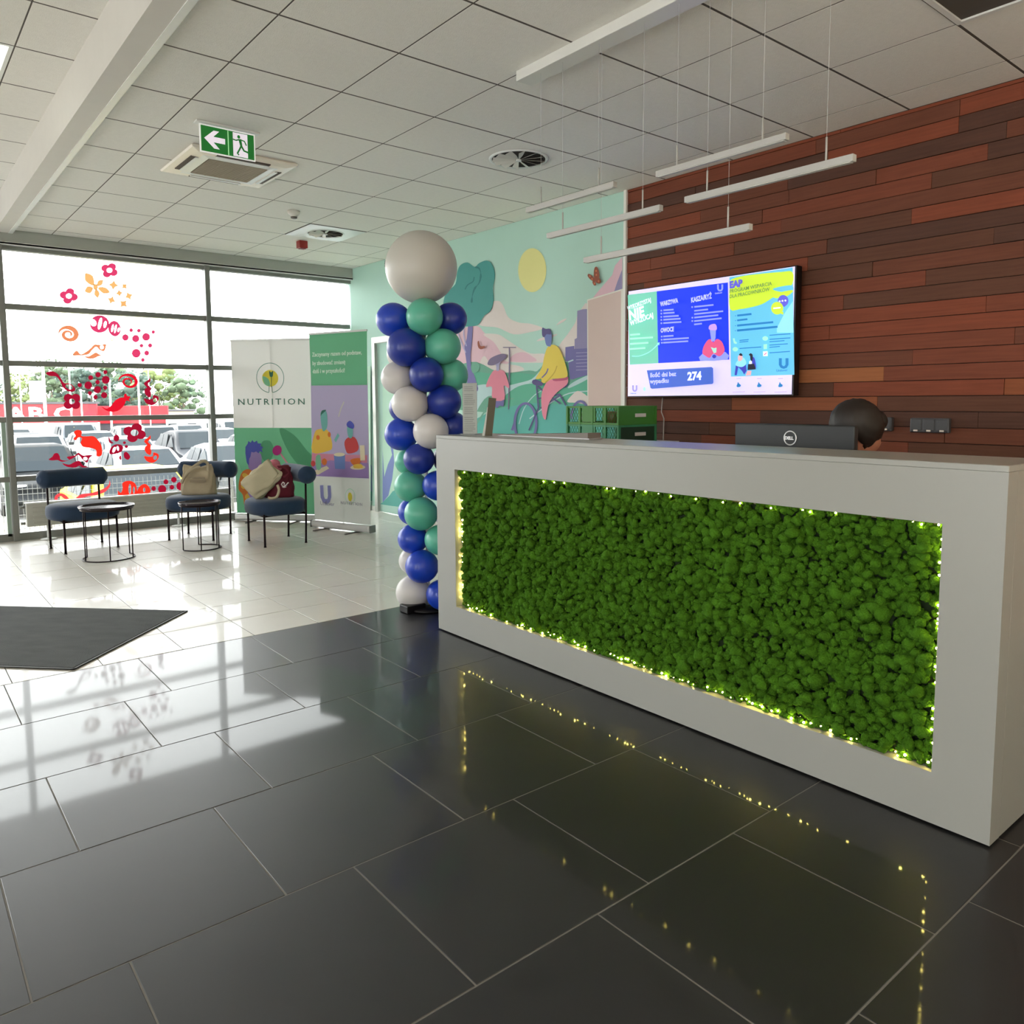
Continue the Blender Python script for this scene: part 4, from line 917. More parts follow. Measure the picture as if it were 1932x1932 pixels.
MB().box(-.055, .10, -.099, -.096, .13, .155).box(-.02, .09, -.099, -.096, .165, .18).box(-.055, -.03, -.099, -.096, .165, .18).build('faded_print', mat('faded_print', (138, 124, 104), .9), t)
t = thing('tote_bag', 'slumped natural canvas bag leaning left on the right blue chair', 'bag', (2.86, 7.20, .437), VD)
q = bag_mesh(.23, .33, .16, .0, .12, .034, 8); R_ = Matrix.Rotation(math.radians(46), 4, 'Y')
for v in q.bm.verts: v.co = R_ @ v.co
mn = min(v.co.z for v in q.bm.verts)
for v in q.bm.verts: v.co = Vector((v.co.x-.17, v.co.y, max((v.co.z-mn)*1.0-.02, 0)))
q.build('bag_body', mat('cream_canvas', (188, 178, 150), .9, var=.08, vscale=12, bump=.3, bscale=300), t)
strap([(.02, -.09, .02), (.06, -.11, .015), (.11, -.11, .03), (.13, -.10, .09), (.11, -.08, .14)], .024).build('strap', M_canvas, t)
t = thing('shoulder_bag', 'burgundy bag with a small white print on the right blue chair', 'bag', (2.99, 7.27, .437), VD+.15)
bag_mesh(.27, .30, .16, .0, .6, .025, 5).build('bag_body', mat('burgundy_cloth', (108, 22, 42), .75, var=.2, vscale=10, bump=.2, bscale=100), t)
q = MB(); q.ball((-.03, -.03, .33), .045, 3, (1.2, .9, .9), jit=.05); q.ball((.0, -.05, .29), .04, 3, (1.1, .9, 1), jit=.05); q.build('pink_lining', mat('pink_lining', (196, 110, 126), .8), t)
strap([(-.04, -.06, .28), (.02, -.085, .30), (.08, -.09, .29), (.11, -.09, .24), (.06, -.1, .20)], .024).build('strap', mat('burgundy_cloth', (108, 22, 42), .75), t)
q = MB()
Qp = lambda pts: [(x, -.122, z) for x, z in pts]
q.tube(Qp([(.055, .115), (.045, .135), (.06, .155), (.075, .145), (.068, .13)]), .006).tube(Qp([(.075, .12), (.09, .125), (.10, .14), (.112, .15)]), .006).ball((.07, -.122, .11), .014, 2, (1.5, .4, .8))
q.build('white_print', mat('white_ink', (224, 214, 214), .8), t)

# ---------------------------------------------------------------- things on the desk
t = thing('document_holder', 'clear upright holder with a printed white sheet at the left end of the desk', 'sign', (2.70, 3.70, DT), math.radians(-66))
MB().box(-.05, .05, -.03, .03, 0, .004, bev=.001).build('foot', mat('clear_acrylic', (236, 240, 240), .1, trans=.6), t)
MB().box(-.047, .047, -.002, .002, .004, .30).build('sheet', mat('paper_white', (206, 206, 202), .7), t)
q = MB()
for k in range(24):
    if k in (3, 10, 15): continue
    q.box(-.038, .038-.02*random.random(), -.0027, -.0021, .28-k*.0112-.003, .28-k*.0112)
q.build('printed_lines', mat('print_grey', (150, 150, 150), .8), t)
MB().box(-.049, .049, -.0042, -.0034, .004, .302).build('cover', M_glass, t)
t = thing('leaflet_stand', 'narrow dark olive stand seen edge on, beside the document holder', 'stand', (2.66, 3.47, DT), math.radians(-38))
MB().prism([(-.02, 0, 0), (.02, 0, 0), (.045, 0, .21), (.003, 0, .215)], (0, .14, 0)).build('holder', mat('olive_board', (74, 66, 44), .5), t)
MB().prism([(-.036, .004, 0), (-.022, .004, 0), (-.001, .004, .16), (-.006, .004, .16)], (0, .13, 0)).build('leaflets', mat('leaflet_white', (206, 208, 204), .6), t)
t = thing('tray', 'thin flat grey wedge shaped board lying on the left part of the desk', 'board', (2.775, 3.07, DT), math.radians(4))
MB().prism([(-.05, .36, .006), (-.05, -.30, .006), (-.05, -.30, .032), (-.05, .33, .010)], (.10, 0, 0)).build('board', mat('warm_grey_board', (122, 114, 108), .5), t)
MB().box(-.052, .052, -.31, .37, 0, .006, bev=.001).build('base', mat('silver_edge', (186, 186, 190), .3, metal=.4), t)
# monitor
t = thing('monitor', 'dark computer monitor seen from behind on the desk', 'monitor', (3.10, 1.86, .73), math.radians(-3))
my0, my1 = -.295, .295
MB().box(-.012, .020, my0, my1, .165, .515, bev=.005).build('housing', mat('monitor_plastic', (34, 36, 38), .45), t)
MB().box(.020, .022, my0+.01, my1-.01, .18, .505).build('screen', mat('monitor_screen', (18, 18, 22), .1), t)
MB().box(-.045, -.010, -.08, .08, .20, .36, bev=.01).box(-.055, -.03, -.03, .03, .01, .26, bev=.006).build('stand_arm', mat('monitor_silver', (96, 98, 100), .4, metal=.4), t)
MB().box(-.13, .10, -.12, .12, 0, .012, bev=.004).build('stand_base', mat('monitor_silver', (96, 98, 100), .4), t)
q = MB().tube([(-.0135, .030*math.cos(a_), .456+.030*math.sin(a_)) for a_ in [2*PI*k/28 for k in range(28)]], .0028, 6, closed=True)
o_ = q.build('logo_ring', mat('logo_silver', (214, 214, 214), .3, metal=.5, emit=.1), t)
text('DELL', .019, mat('logo_silver', (214, 214, 214), .3), t, (-.0135, .0265, .4495), (0, -1, 0), (0, 0, 1), name='lettering', bold=.0008, sx=1.0)
# crates on a back cupboard
t = thing('back_cupboard', 'low white cupboard behind the desk under the green crates', 'cupboard', (4.40, 4.02, 0))
MB().box(-.32, .30, -.25, .30, .05, 1.02, bev=.003).build('body', M_white, t); MB().box(-.33, .305, -.26, .305, 1.02, 1.045, bev=.002).build('top', M_white, t)
MB().box(-.335, -.32, -.245, .02, .07, 1.01, bev=.002).build('door', M_white, t); MB().box(-.335, -.32, .03, .295, .07, 1.01, bev=.002).build('door', M_white, t); MB().box(-.31, .29, -.24, .29, 0, .05).build('plinth', M_black, t)
def crate(label, z, m_, m2, y0_=-.0):
    t = thing('crate', label, 'crate', (4.215, 4.005, z), math.radians(2), group='green vegetable crates on the cupboard'); hx, hy, h = .2, .25, .134
    q = MB().box(-hx, hx, -hy, hy, 0, .006)
    for s_ in (-1, 1):
        q.box(s_*hx-.006, s_*hx+.006, -hy, hy, h-.014, h).box(s_*hx-.006, s_*hx+.006, -hy, hy, 0, .016)
        q.box(-hx, hx, s_*hy-.006, s_*hy+.006, h-.014, h).box(-hx, hx, s_*hy-.006, s_*hy+.006, 0, .016)
        for k in range(5): yy = -hy+k*hy/2; q.box(s_*hx-.008, s_*hx+.008, yy-.010, yy+.010, 0, h)
        q.box(s_*hx-.005, s_*hx+.005, -.03, .10, .02, h-.012)
        for k in (-1, 1): q.box(k*hx-.012, k*hx+.012, s_*hy-.008, s_*hy+.008, 0, h)
    q.build('frame', m_, t)
    q = MB()
    for k in range(19):
        y = -hy+.02+k*(2*hy-.04)/18
        for s_ in (-1, 1):
            q.tube([(s_*hx, y-.03, .014), (s_*hx, y+.03, h-.012)], .0022, 4).tube([(s_*hx, y+.03, .014), (s_*hx, y-.03, h-.012)], .0022, 4)
    tag(q.build('lattice', m_, t), kind='stuff')
    MB().box(-hx+.01, hx-.01, -hy-.004, -hy+.002, .014, h-.012).build('end_panel', m2, t)
    MB().box(-.03, .09, -hy-.006, -hy-.004, .055, .080).build('label', mat('crate_label', (214, 208, 196), .6), t)
    return t
Cg, Cg2 = mat('crate_green', (52, 132, 88), .5), mat('crate_leaf_green', (62, 128, 44), .5)
c1 = crate('lower green lattice crate on the cupboard behind the desk', 1.045, Cg, mat('crate_dark', (28, 58, 34), .6))
c2 = crate('upper green lattice crate, topmost of the two behind the desk', 1.180, Cg2, Cg2)
for k, c_ in enumerate(((4.10, 3.88), (4.10, 4.12))):
    q = MB().lathe([(.001, 0), (.05, 0), (.055, .01), (.055, .075), (.05, .085), (.03, .09), (.001, .09)], seg=18, cap=False)
    tag(q.build('glass_jar', mat('jar_brown', (120, 92, 60), .3), None, (c_[0], c_[1], 1.187)), ['brown food jar in the upper green crate, at the wooden wall end', 'brown food jar in the upper green crate, at the mural end'][k], 'jar', 'jars in the upper crate')
text('Zonai', .035, mat('crate_label', (214, 208, 196), .6), c2, (-.02, -.2572, .06), (1, 0, 0), (0, 0, 1), name='lettering', bold=.0012) if False else None

# ---------------------------------------------------------------- person behind the desk
def skin(name, verts, edges, radii, m_, parent, sub=2, root=0):
    me = D.meshes.new(name); me.from_pydata(verts, edges, []); o = D.objects.new(name, me); C.objects.link(o)
    sk = o.modifiers.new('s', 'SKIN'); sk.use_smooth_shade = True
    for i, r in enumerate(radii):
        v = me.skin_vertices[0].data[i]; v.radius = (r, r) if not isinstance(r, tuple) else r; v.use_root = (i == root)
    sb = o.modifiers.new('b', 'SUBSURF'); sb.levels = sub
    dg = bpy.context.evaluated_depsgraph_get(); m2 = D.meshes.new_from_object(o.evaluated_get(dg)); D.objects.remove(o)
    m2.name = name; m2.materials.clear(); m2.materials.append(m_)
    for p_ in m2.polygons: p_.use_smooth = True
    return link(name, m2, parent)
M_skin = mat('skin', (176, 118, 94), .55); M_hair = mat('dark_hair', (30, 22, 18), .55, var=.3, vscale=30, vstretch=(1, 1, .2)); M_shirt = mat('dark_top', (44, 34, 34), .85)
P_ = thing('person', 'person with dark hair sitting behind the monitor with the head bowed', 'person', (3.44, 1.66, -.03), math.radians(-118))
# local frame: faces -y; head centre near (0,-.02,1.24)
vb = [(0, .04, .50), (0, .05, .66), (0, .04, .82), (0, .01, .95), (0, -.01, 1.04), (0, -.03, 1.10), (0, -.05, 1.17),
      (-.11, .01, .985), (-.19, -.02, .95), (-.22, -.10, .76), (-.15, -.28, .80), (-.11, -.36, .79),
      (.11, .01, .985), (.19, -.02, .95), (.22, -.10, .76), (.15, -.28, .80), (.11, -.36, .79),
      (-.10, 0, .50), (-.12, -.36, .50), (-.12, -.40, .10), (-.12, -.50, .05), (.10, 0, .50), (.12, -.36, .50), (.12, -.40, .10), (.12, -.50, .05)]
eb = [(0, 1), (1, 2), (2, 3), (3, 4), (4, 5), (5, 6), (3, 7), (7, 8), (8, 9), (9, 10), (10, 11), (3, 12), (12, 13), (13, 14), (14, 15), (15, 16), (0, 17), (17, 18), (18, 19), (19, 20), (0, 21), (21, 22), (22, 23), (23, 24)]
rb_ = [(.15, .11), (.125, .09), (.14, .10), (.12, .09), .06, .048, .05, .075, .055, .042, .034, .026, .075, .055, .042, .034, .026, .085, .07, .045, .035, .085, .07, .045, .035]
skin('body', vb, eb, rb_, M_skin, P_)
vb2 = vb[:5]+vb[7:11]+vb[12:16]
skin('top', [vb[0], vb[1], vb[2], vb[3], (0, -.0, 1.0), vb[7], vb[8], vb[9], vb[10], vb[12], vb[13], vb[14], vb[15]], [(0, 1), (1, 2), (2, 3), (3, 4), (3, 5), (5, 6), (6, 7), (7, 8), (3, 9), (9, 10), (10, 11), (11, 12)],
     [(.17, .125), (.14, .105), (.155, .115), (.13, .10), .07, .085, .068, .055, .046, .085, .068, .055, .046], M_shirt, P_)
skin('trousers', [(0, .04, .56), (0, .03, .48), (-.10, 0, .50), (-.12, -.36, .50), (-.12, -.40, .12), (.10, 0, .50), (.12, -.36, .50), (.12, -.40, .12)], [(0, 1), (1, 2), (2, 3), (3, 4), (1, 5), (5, 6), (6, 7)],
     [(.165, .125), .13, .10, .082, .065, .10, .082, .065], mat('dark_trousers', (30, 32, 40), .85), P_)
for s_ in (-1, 1):
    q = MB().box(s_*.12-.045, s_*.12+.045, -.60, -.35, .0, .07, bev=.025, seg=3); q.build('shoe', M_black, P_)
    for k in range(5):
        L_ = (.065, .078, .082, .076, .06)[k]; x = s_*(.11+(-.034+k*.017)); y0_ = -.40
        if k == 0: MB().tube([(s_*.085, -.375, .785), (s_*.065, -.40, .775), (s_*.06, -.425, .765)], [.012, .010, .008], 8).build('finger', M_skin, P_)
        else: MB().tube([(x, y0_, .788), (x, y0_-L_*.45, .795), (x, y0_-L_*.8, .778), (x, y0_-L_, .758)], [.0095, .009, .008, .006], 8).build('finger', M_skin, P_)
    MB().ball((s_*.11, -.385, .787), .042, 3, (.95, 1.05, .42)).build('palm', M_skin, P_)
HM = Matrix.Translation((0, -.085, 1.235)) @ Matrix.Rotation(math.radians(50), 4, 'X')
q = MB(); q.ball((0, 0, 0), .1, 4, (.78, .98, 1.18))
for v in q.bm.verts:
    c_ = v.co
    if c_.y < -.02 and c_.z < -.02: c_.x *= .82
    if c_.y > .03 and c_.z < -.05: c_.y *= .75
    if c_.y < -.06 and abs(abs(c_.x)-.03) < .016 and abs(c_.z-.002) < .018: c_.y += .008
q.ball((0, -.098, -.020), .016, 2, (.8, .9, 1.5)); q.ball((0, -.086, -.062), .018, 2, (1.3, .5, .5)); q.ball((-.078, .0, -.01), .022, 2, (.35, .7, 1.2)); q.ball((.078, .0, -.01), .022, 2, (.35, .7, 1.2))
for v in q.bm.verts: v.co = HM @ v.co
hd = q.build('head', M_skin, P_)
for s_ in (-1, 1):
    MB().ball(HM @ Vector((s_*.03, -.088, .004)), .011, 2).build('eye', mat('eye_white', (220, 216, 210), .2), hd); MB().ball(HM @ Vector((s_*.03, -.0975, .004)), .005, 2).build('iris', mat('iris_brown', (50, 34, 24), .2), hd)
MB().ball(HM @ Vector((0, -.094, -.062)), .014, 2, (1.4, .4, .35)).build('lips', mat('lips', (168, 90, 84), .5), hd)
q = MB(); q.ball((0, .022, .028), .108, 4, (.93, 1.05, 1.12))
for v in list(q.bm.verts):
    if v.co.y < -.055 and v.co.z < .055: v.co.y = -.05+(v.co.y+.055)*.1
    v.co += v.co.normalized()*.003*math.sin(v.co.x*260+v.co.y*90)
q.ball((0, .10, -.03), .045, 3, (1.15, .95, 1.2))
for v in q.bm.verts: v.co = HM @ v.co
q.build('hair', M_hair, P_)
# office chair under the person
t = thing('office_chair', 'black swivel chair the person behind the desk sits on', 'chair', (3.44, 1.69, 0), math.radians(-118))
MB().box(-.24, .24, -.26, .26, .34, .40, bev=.03, seg=3).build('seat', M_black, t); MB().box(-.21, .21, .21, .25, .46, .85, bev=.02, seg=3).box(-.02, .02, .24, .27, .36, .6).build('backrest', M_black, t)
q = MB().tube([(0, 0, .06), (0, 0, .35)], .025)
for k in range(5): a_ = 2*PI*k/5; q.tube([(0, 0, .08), (.28*math.cos(a_), .28*math.sin(a_), .06)], .016)
q.build('star_base', M_black, t)
for k in range(5): a_ = 2*PI*k/5; MB().ball((.28*math.cos(a_), .28*math.sin(a_), .028), .028, 2, (1, .6, 1)).build('castor', M_black, t)

# ---------------------------------------------------------------- window stickers (flat film on the inside of the glass)
GY = YW+.018
D1 = lambda pts: [(x/4.6, 440+y/4.6) for x, y in pts]       # read in an enlarged crop
D2 = lambda pts: [(x/4.6, 780+y/4.6) for x, y in pts]
D3 = lambda pts: [(80+x/7.155, 860+y/7.155) for x, y in pts]
def film(n, c_): return thin('film_'+n, c_, .62)
K_pk, K_or, K_tan, K_crim, K_red, K_ver = film('pink', (178, 50, 88)), film('orange', (186, 112, 78)), film('tan', (196, 146, 92)), film('crimson', (130, 14, 38)), film('red', (178, 16, 34)), film('vermilion', (206, 40, 28))
def sticker(label, m_, shapes):
    """shapes: list of [outline, hole, hole...] in picture points on the glass plane"""
    q = MB(); P0 = PY(*shapes[0][0][0], GY)
    for sh in shapes:
        pts = [[PY(x, y, GY)-P0 for x, y in l] for l in sh]
        q.flat(pts)
    o = q.build('window_sticker', m_, None, P0)
    return tag(o, label, 'sticker', 'window stickers')
def flower(cx, cy, r, rot=0, asp=.86, hole=.32):
    r *= 1.08
    o_ = []
    for k in range(56):
        a_ = 2*PI*k/56; ph = (a_-rot+PI/4) % (PI/2)-PI/4; rr = r*(.54*math.cos(ph)+math.sqrt(.47**2-(.54*math.sin(ph))**2)); o_.append((cx+rr*math.cos(a_), cy+rr*asp*math.sin(a_)))
    return [o_, ell(cx, cy, r*hole, r*hole*asp, 14)]
def snail(cx, cy, r, asp=.8, w=.2, turns=1.6, a0=PI, thin_in=1.0):
    inn, out = [], []; N = 40
    for k in range(N+1):
        t_ = k/N; a_ = a0-turns*2*PI*t_; rr = r*(1-.78*t_); ww = r*w*max(.08, min(1, t_*5+.1)*(1.05-.8*t_))*.75
        tilt = .25; f_ = lambda q_: (cx+q_*math.cos(a_), cy-q_*asp*math.sin(a_)+q_*math.cos(a_)*tilt*.3)
        out.append(f_(rr+ww)); inn.append(f_(rr-ww))
    return [out+inn[::-1]]
def dots(l): return [[ell(x, y, r*1.12, r*1.12, 14)] for x, y, r in l]
sticker('pink flower sticker topmost on the window', K_pk, [flower(*D1([(950, 322)])[0], 15.5, .55)])
sticker('pink flower sticker at upper left of the window, left of the tan star shapes', K_pk, [flower(*D1([(597, 545)])[0], 16, .25)])
star = []
for ang, L_, w_ in ((-2.2, 150, 48), (-.75, 90, 30), (.35, 135, 34), (1.35, 95, 30), (2.75, 100, 40)):
    cx, cy = 828, 468; dx, dy = math.cos(ang), math.sin(ang)
    star.append([D1(smooth([(cx+dx*22, cy+dy*16), (cx+dx*L_*.6-dy*w_*.8, cy+dy*L_*.6+dx*w_*.8), (cx+dx*L_*.95-dy*w_*.2, cy+dy*L_*.95+dx*w_*.2), (cx+dx*L_*.95+dy*w_*.2, cy+dy*L_*.95-dx*w_*.2), (cx+dx*L_*.6+dy*w_*.8, cy+dy*L_*.6-dx*w_*.8)], 3))])
star.append([D1([(812, 440), (845, 442), (850, 470), (842, 490), (815, 490), (808, 468)])])
sticker('larger tan star-shaped sticker near the top of the window', K_tan, star)
sp = []
for x, y, r in ((985, 450, 32), (1080, 460, 22), (1035, 520, 24), (1118, 545, 28), (968, 580, 28), (1072, 612, 30)):
    o_ = []
    for k in range(8): a_ = 2*PI*k/8+x; rr = r*(1.35 if k % 2 == 0 else .7); o_.append((x+rr*math.cos(a_), y+rr*math.sin(a_)))
    sp.append([D1(o_)])
sticker('group of small tan pointed star stickers right of the larger tan star', K_tan, sp)
def sweet(m1, P_, cx, cy, s_=1.0):
    return [[P_(ell(cx-2, cy, 84*s_, 76*s_, 30)), P_(ell(cx-58*s_, cy-12*s_, 34*s_, 26*s_, 14, rot=.9)), P_(ell(cx+2*s_, cy-4*s_, 15*s_, 52*s_, 14, rot=.22)), P_(ell(cx+46*s_, cy+4*s_, 13*s_, 30*s_, 12, rot=.2))],
            [P_(ell(cx+128*s_, cy+40*s_, 54*s_, 68*s_, 28, rot=-.2)), P_(ell(cx+110*s_, cy+36*s_, 9*s_, 34*s_, 12, rot=.2)), P_(ell(cx+136*s_, cy+42*s_, 9*s_, 38*s_, 12, rot=.2)), P_(ell(cx+164*s_, cy+50*s_, 10*s_, 20*s_, 10, rot=.3))]]
sticker('pink striped sweet wrapper sticker below the tan stars', K_pk, sweet(K_pk, D1, 866, 788))
sticker('orange spiral shell sticker at upper left of the window', K_or, [snail(*D1([(595, 880)])[0], 19, .8, .42)])
sticker('cluster of pink dot stickers at upper right of the large pane', K_pk, dots([(x/4.6, 440+y/4.6, r/4.6) for x, y, r in ((1138, 842, 15), (1205, 846, 15), (1330, 857, 14), (1088, 905, 26), (1178, 914, 29), (1268, 900, 31), (1228, 976, 15), (1303, 974, 17), (1182, 1042, 35), (1273, 1040, 20), (1240, 1100, 15))]))
fish = lambda Pf, m: [[Pf(smooth([(628, 1060), (665, 1018), (700, 1050), (745, 1030), (790, 995), (820, 965), (870, 970), (920, 962), (915, 1000), (900, 1025), (860, 1010), (835, 985), (800, 1015), (770, 1050), (720, 1060), (690, 1062)], 3)), Pf(ell(884, 990, 17, 17, 12))],
                     [Pf(smooth([(725, 1068), (770, 1068), (810, 1045), (835, 1035), (870, 1055), (925, 1056), (860, 1066), (820, 1085), (770, 1090)], 3))]]
sticker('orange fish sticker under the orange spiral', K_or, fish(D1, 0))
sticker('small pale yellow squiggle sticker between the panes', film('straw', (232, 190, 110)), [[D1([(945, 898), (1000, 898), (1000, 905), (945, 905)])], [D1([(950, 914), (1003, 914), (1003, 921), (950, 921)])], [D1([(948, 930), (975, 928), (1003, 936), (975, 938)])]])
sticker('dark red spoon sticker at left of the third window row', K_crim, [[D1(smooth([(398, 1215), (440, 1198), (490, 1212), (530, 1262), (555, 1300), (600, 1303), (640, 1330), (654, 1360), (630, 1375), (585, 1370), (545, 1335), (525, 1290), (490, 1245), (430, 1238)], 3)), D1(ell(600, 1334, 34, 20, 14, rot=.4))]])
sticker('cluster of dark red dot stickers in the middle of the third window row', K_crim, dots([(x/4.6, 440+y/4.6, r/4.6) for x, y, r in ((914, 1206, 16), (851, 1228, 21), (787, 1254, 19), (918, 1273, 31), (847, 1292, 17), (692, 1318, 17), (766, 1320, 30), (913, 1341, 16), (845, 1358, 28), (781, 1388, 16), (904, 1406, 24), (828, 1423, 17))]))
sticker('red spiral shell sticker right of the dark red dots', K_red, [snail(*D1([(1117, 1290)])[0], 19, .78, .26)])
cup = lambda Pf, x, y: [[Pf(smooth([(x+52, y-180), (x+55, y-150), (x+30, y-125), (x+58, y-95), (x+55, y-65), (x+62, y-40), (x+52, y-10), (x+20, y-25), (x+2, y-60), (x+10, y-85), (x+25, y-95), (x, y-125), (x+12, y-145), (x+40, y-165)], 3))],
                       [Pf(smooth([(x, y), (x+30, y+5), (x+75, y+2), (x+80, y-30), (x+120, y-18), (x+125, y+12), (x+100, y+45), (x+65, y+58), (x+25, y+45), (x+5, y+22)], 3)), Pf(ell(x+95, y+14, 16, 20, 10, rot=.3))]]
sticker('dark red steaming cup sticker at right of the third window row', K_crim, cup(D1, 1250, 1435))
sticker('dark red flower sticker under the spoon', K_crim, [flower(*D1([(625, 1460)])[0], 17, PI/4, .92, .3)])
pepper = lambda Pf, x, y, f: [[Pf(smooth([(x+f*a_, y+b_) for a_, b_ in ((0, 0), (45, 18), (85, -12), (120, -55), (165, -78), (192, -80), (196, -105), (212, -112), (222, -92), (250, -85), (236, -62), (248, -45), (212, -52), (200, -20), (160, 25), (110, 45), (55, 40), (20, 20))], 3))]]
sticker('bright red pepper sticker in the third window row', K_red, pepper(D1, 882, 1505, 1))
sticker('vermilion pepper sticker at left of the fourth window row', K_ver, [[D2(smooth([(640, 165), (665, 145), (700, 148), (712, 165), (705, 195), (750, 200), (810, 198), (850, 230), (880, 280), (886, 350), (865, 372), (838, 368), (835, 320), (790, 300), (720, 290), (700, 255), (712, 215), (680, 210), (660, 235), (638, 220), (655, 195)], 3))]])
sticker('large crimson flower sticker at right of the fourth window row', K_crim, [flower(*D2([(1168, 168)])[0], 20, .35, .84, .34)])
sticker('dark red bee sticker in the middle of the fourth window row', K_crim, [[D2(smooth([(950, 350), (960, 300), (1000, 270), (1050, 272), (1070, 300), (1050, 335), (1000, 352)], 3)), D2(ell(990, 315, 12, 26, 10, rot=.4)), D2(ell(1022, 300, 9, 24, 10, rot=-.2))], [D2(ell(1010, 214, 26, 30, 14))], [D2(smooth([(945, 200), (960, 235), (985, 258), (955, 258), (942, 235)], 3))], [D2(ell(1080, 254, 13, 12, 10))], [D2(ell(1096, 288, 16, 14, 10))], [D2(smooth([(1075, 345), (1100, 335), (1130, 375), (1110, 402), (1080, 385)], 3))], [D2(smooth([(1035, 375), (1050, 365), (1052, 405), (1035, 395)], 3))]])
sticker('red steaming cup sticker at right of the fourth window row', K_ver, cup(D2, 1252, 370))
sticker('dark red fish sticker at lower left of the fourth window row', K_crim, [[D2(smooth([(422, 400), (455, 375), (470, 350), (500, 345), (520, 375), (525, 400), (580, 410), (640, 385), (680, 360), (710, 395), (740, 420), (760, 425), (775, 385), (800, 365), (770, 362), (720, 365), (680, 340), (650, 365), (580, 378), (600, 405), (540, 420), (500, 405), (455, 408)], 3)), D2(ell(742, 393, 19, 16, 12))], [D2(smooth([(540, 432), (600, 445), (650, 420), (690, 412), (720, 450), (775, 470), (730, 478), (690, 455), (650, 470), (580, 462)], 3))]])
sticker('red arch sticker in the lowest window row, right of the leftmost chair', K_ver, [[D3(smooth([(1020, 470), (1060, 500), (1085, 440), (1080, 370), (1140, 340), (1210, 345), (1262, 390), (1275, 460), (1270, 515), (1040, 530), (1020, 500)], 3)), D3(ell(1180, 450, 20, 70, 12)), D3(ell(1235, 465, 14, 50, 12))], [D3(smooth([(1275, 500), (1300, 430), (1350, 388), (1400, 385), (1445, 430), (1450, 498), (1280, 512)], 3)), D3(ell(1375, 460, 16, 32, 12))]])
sticker('cluster of crimson dot stickers in the lowest window row', K_crim, dots([(80+x/7.155, 860+y/7.155, r/7.155) for x, y, r in ((1668, 352, 30), (1775, 322, 34), (1502, 442, 28), (1617, 450, 50), (1748, 424, 28), (1866, 408, 52))]))
sticker('red curl sticker behind the backrest of the leftmost chair', film('brick', (206, 60, 66)), [[D3(smooth([(450, 575), (520, 520), (640, 505), (760, 470), (850, 430), (900, 380), (905, 330), (918, 380), (900, 430), (840, 490), (740, 530), (620, 545), (520, 572)], 3))], [D3(smooth([(165, 590), (175, 540), (230, 505), (300, 520), (360, 580), (300, 582), (250, 545), (210, 560), (205, 592)], 3))]])

# ---------------------------------------------------------------- outside: ground, fence, cars, trees
GZ = -1.3
M_asph = mat('pale_asphalt', (104, 104, 102), .9, var=.12, vscale=1.5); M_pav = mat('pale_paving', (150, 140, 122), .9, var=.1, vscale=3)
q = MB()
for (ya, za), (yb, zb) in zip(((9.25, -.12), (11.6, -.14), (12.8, GZ)), ((11.6, -.14), (12.8, GZ), (180, GZ))):
    vv = [q.bm.verts.new(p) for p in ((-90, ya, za), (160, ya, za), (160, yb, zb), (-90, yb, zb))]; f = q.bm.faces.new(vv); f.material_index = 0 if yb < 12 else 1
o = q.build('ground', [M_pav, M_asph]); o['kind'] = 'structure'
def EP(px_, dep, z=GZ): d = ray(px_, 750); h_ = Vector((d.x, d.y, 0)); h_ /= h_.dot(fwd); p = h_*dep; return Vector((p.x, p.y, z))
# fence
t = thing('wire_fence', 'low grey welded wire fence just outside the windows', 'fence', (2.6, 10.5, -.13))
q = MB(); M_fence = mat('galvanised', (120, 122, 120), .5, metal=.4)
for k in range(131): q.tube([(-3.25+k*.05, 0, 0), (-3.25+k*.05, 0, .56)], .0028, 4, cap=False)
for z in (.04, .20, .36, .44, .50): q.tube([(-3.25, .004, z), (3.25, .004, z)], .0028, 4).tube([(-3.25, -.004, z), (3.25, -.004, z)], .0028, 4)
tag(q.build('wire_mesh', M_fence, t), kind='stuff')
for k in range(4): MB().box(-3.25+k*2.16-.02, -3.25+k*2.16+.02, .01, .05, -.02, .58, bev=.003).build('post', M_fence, t)
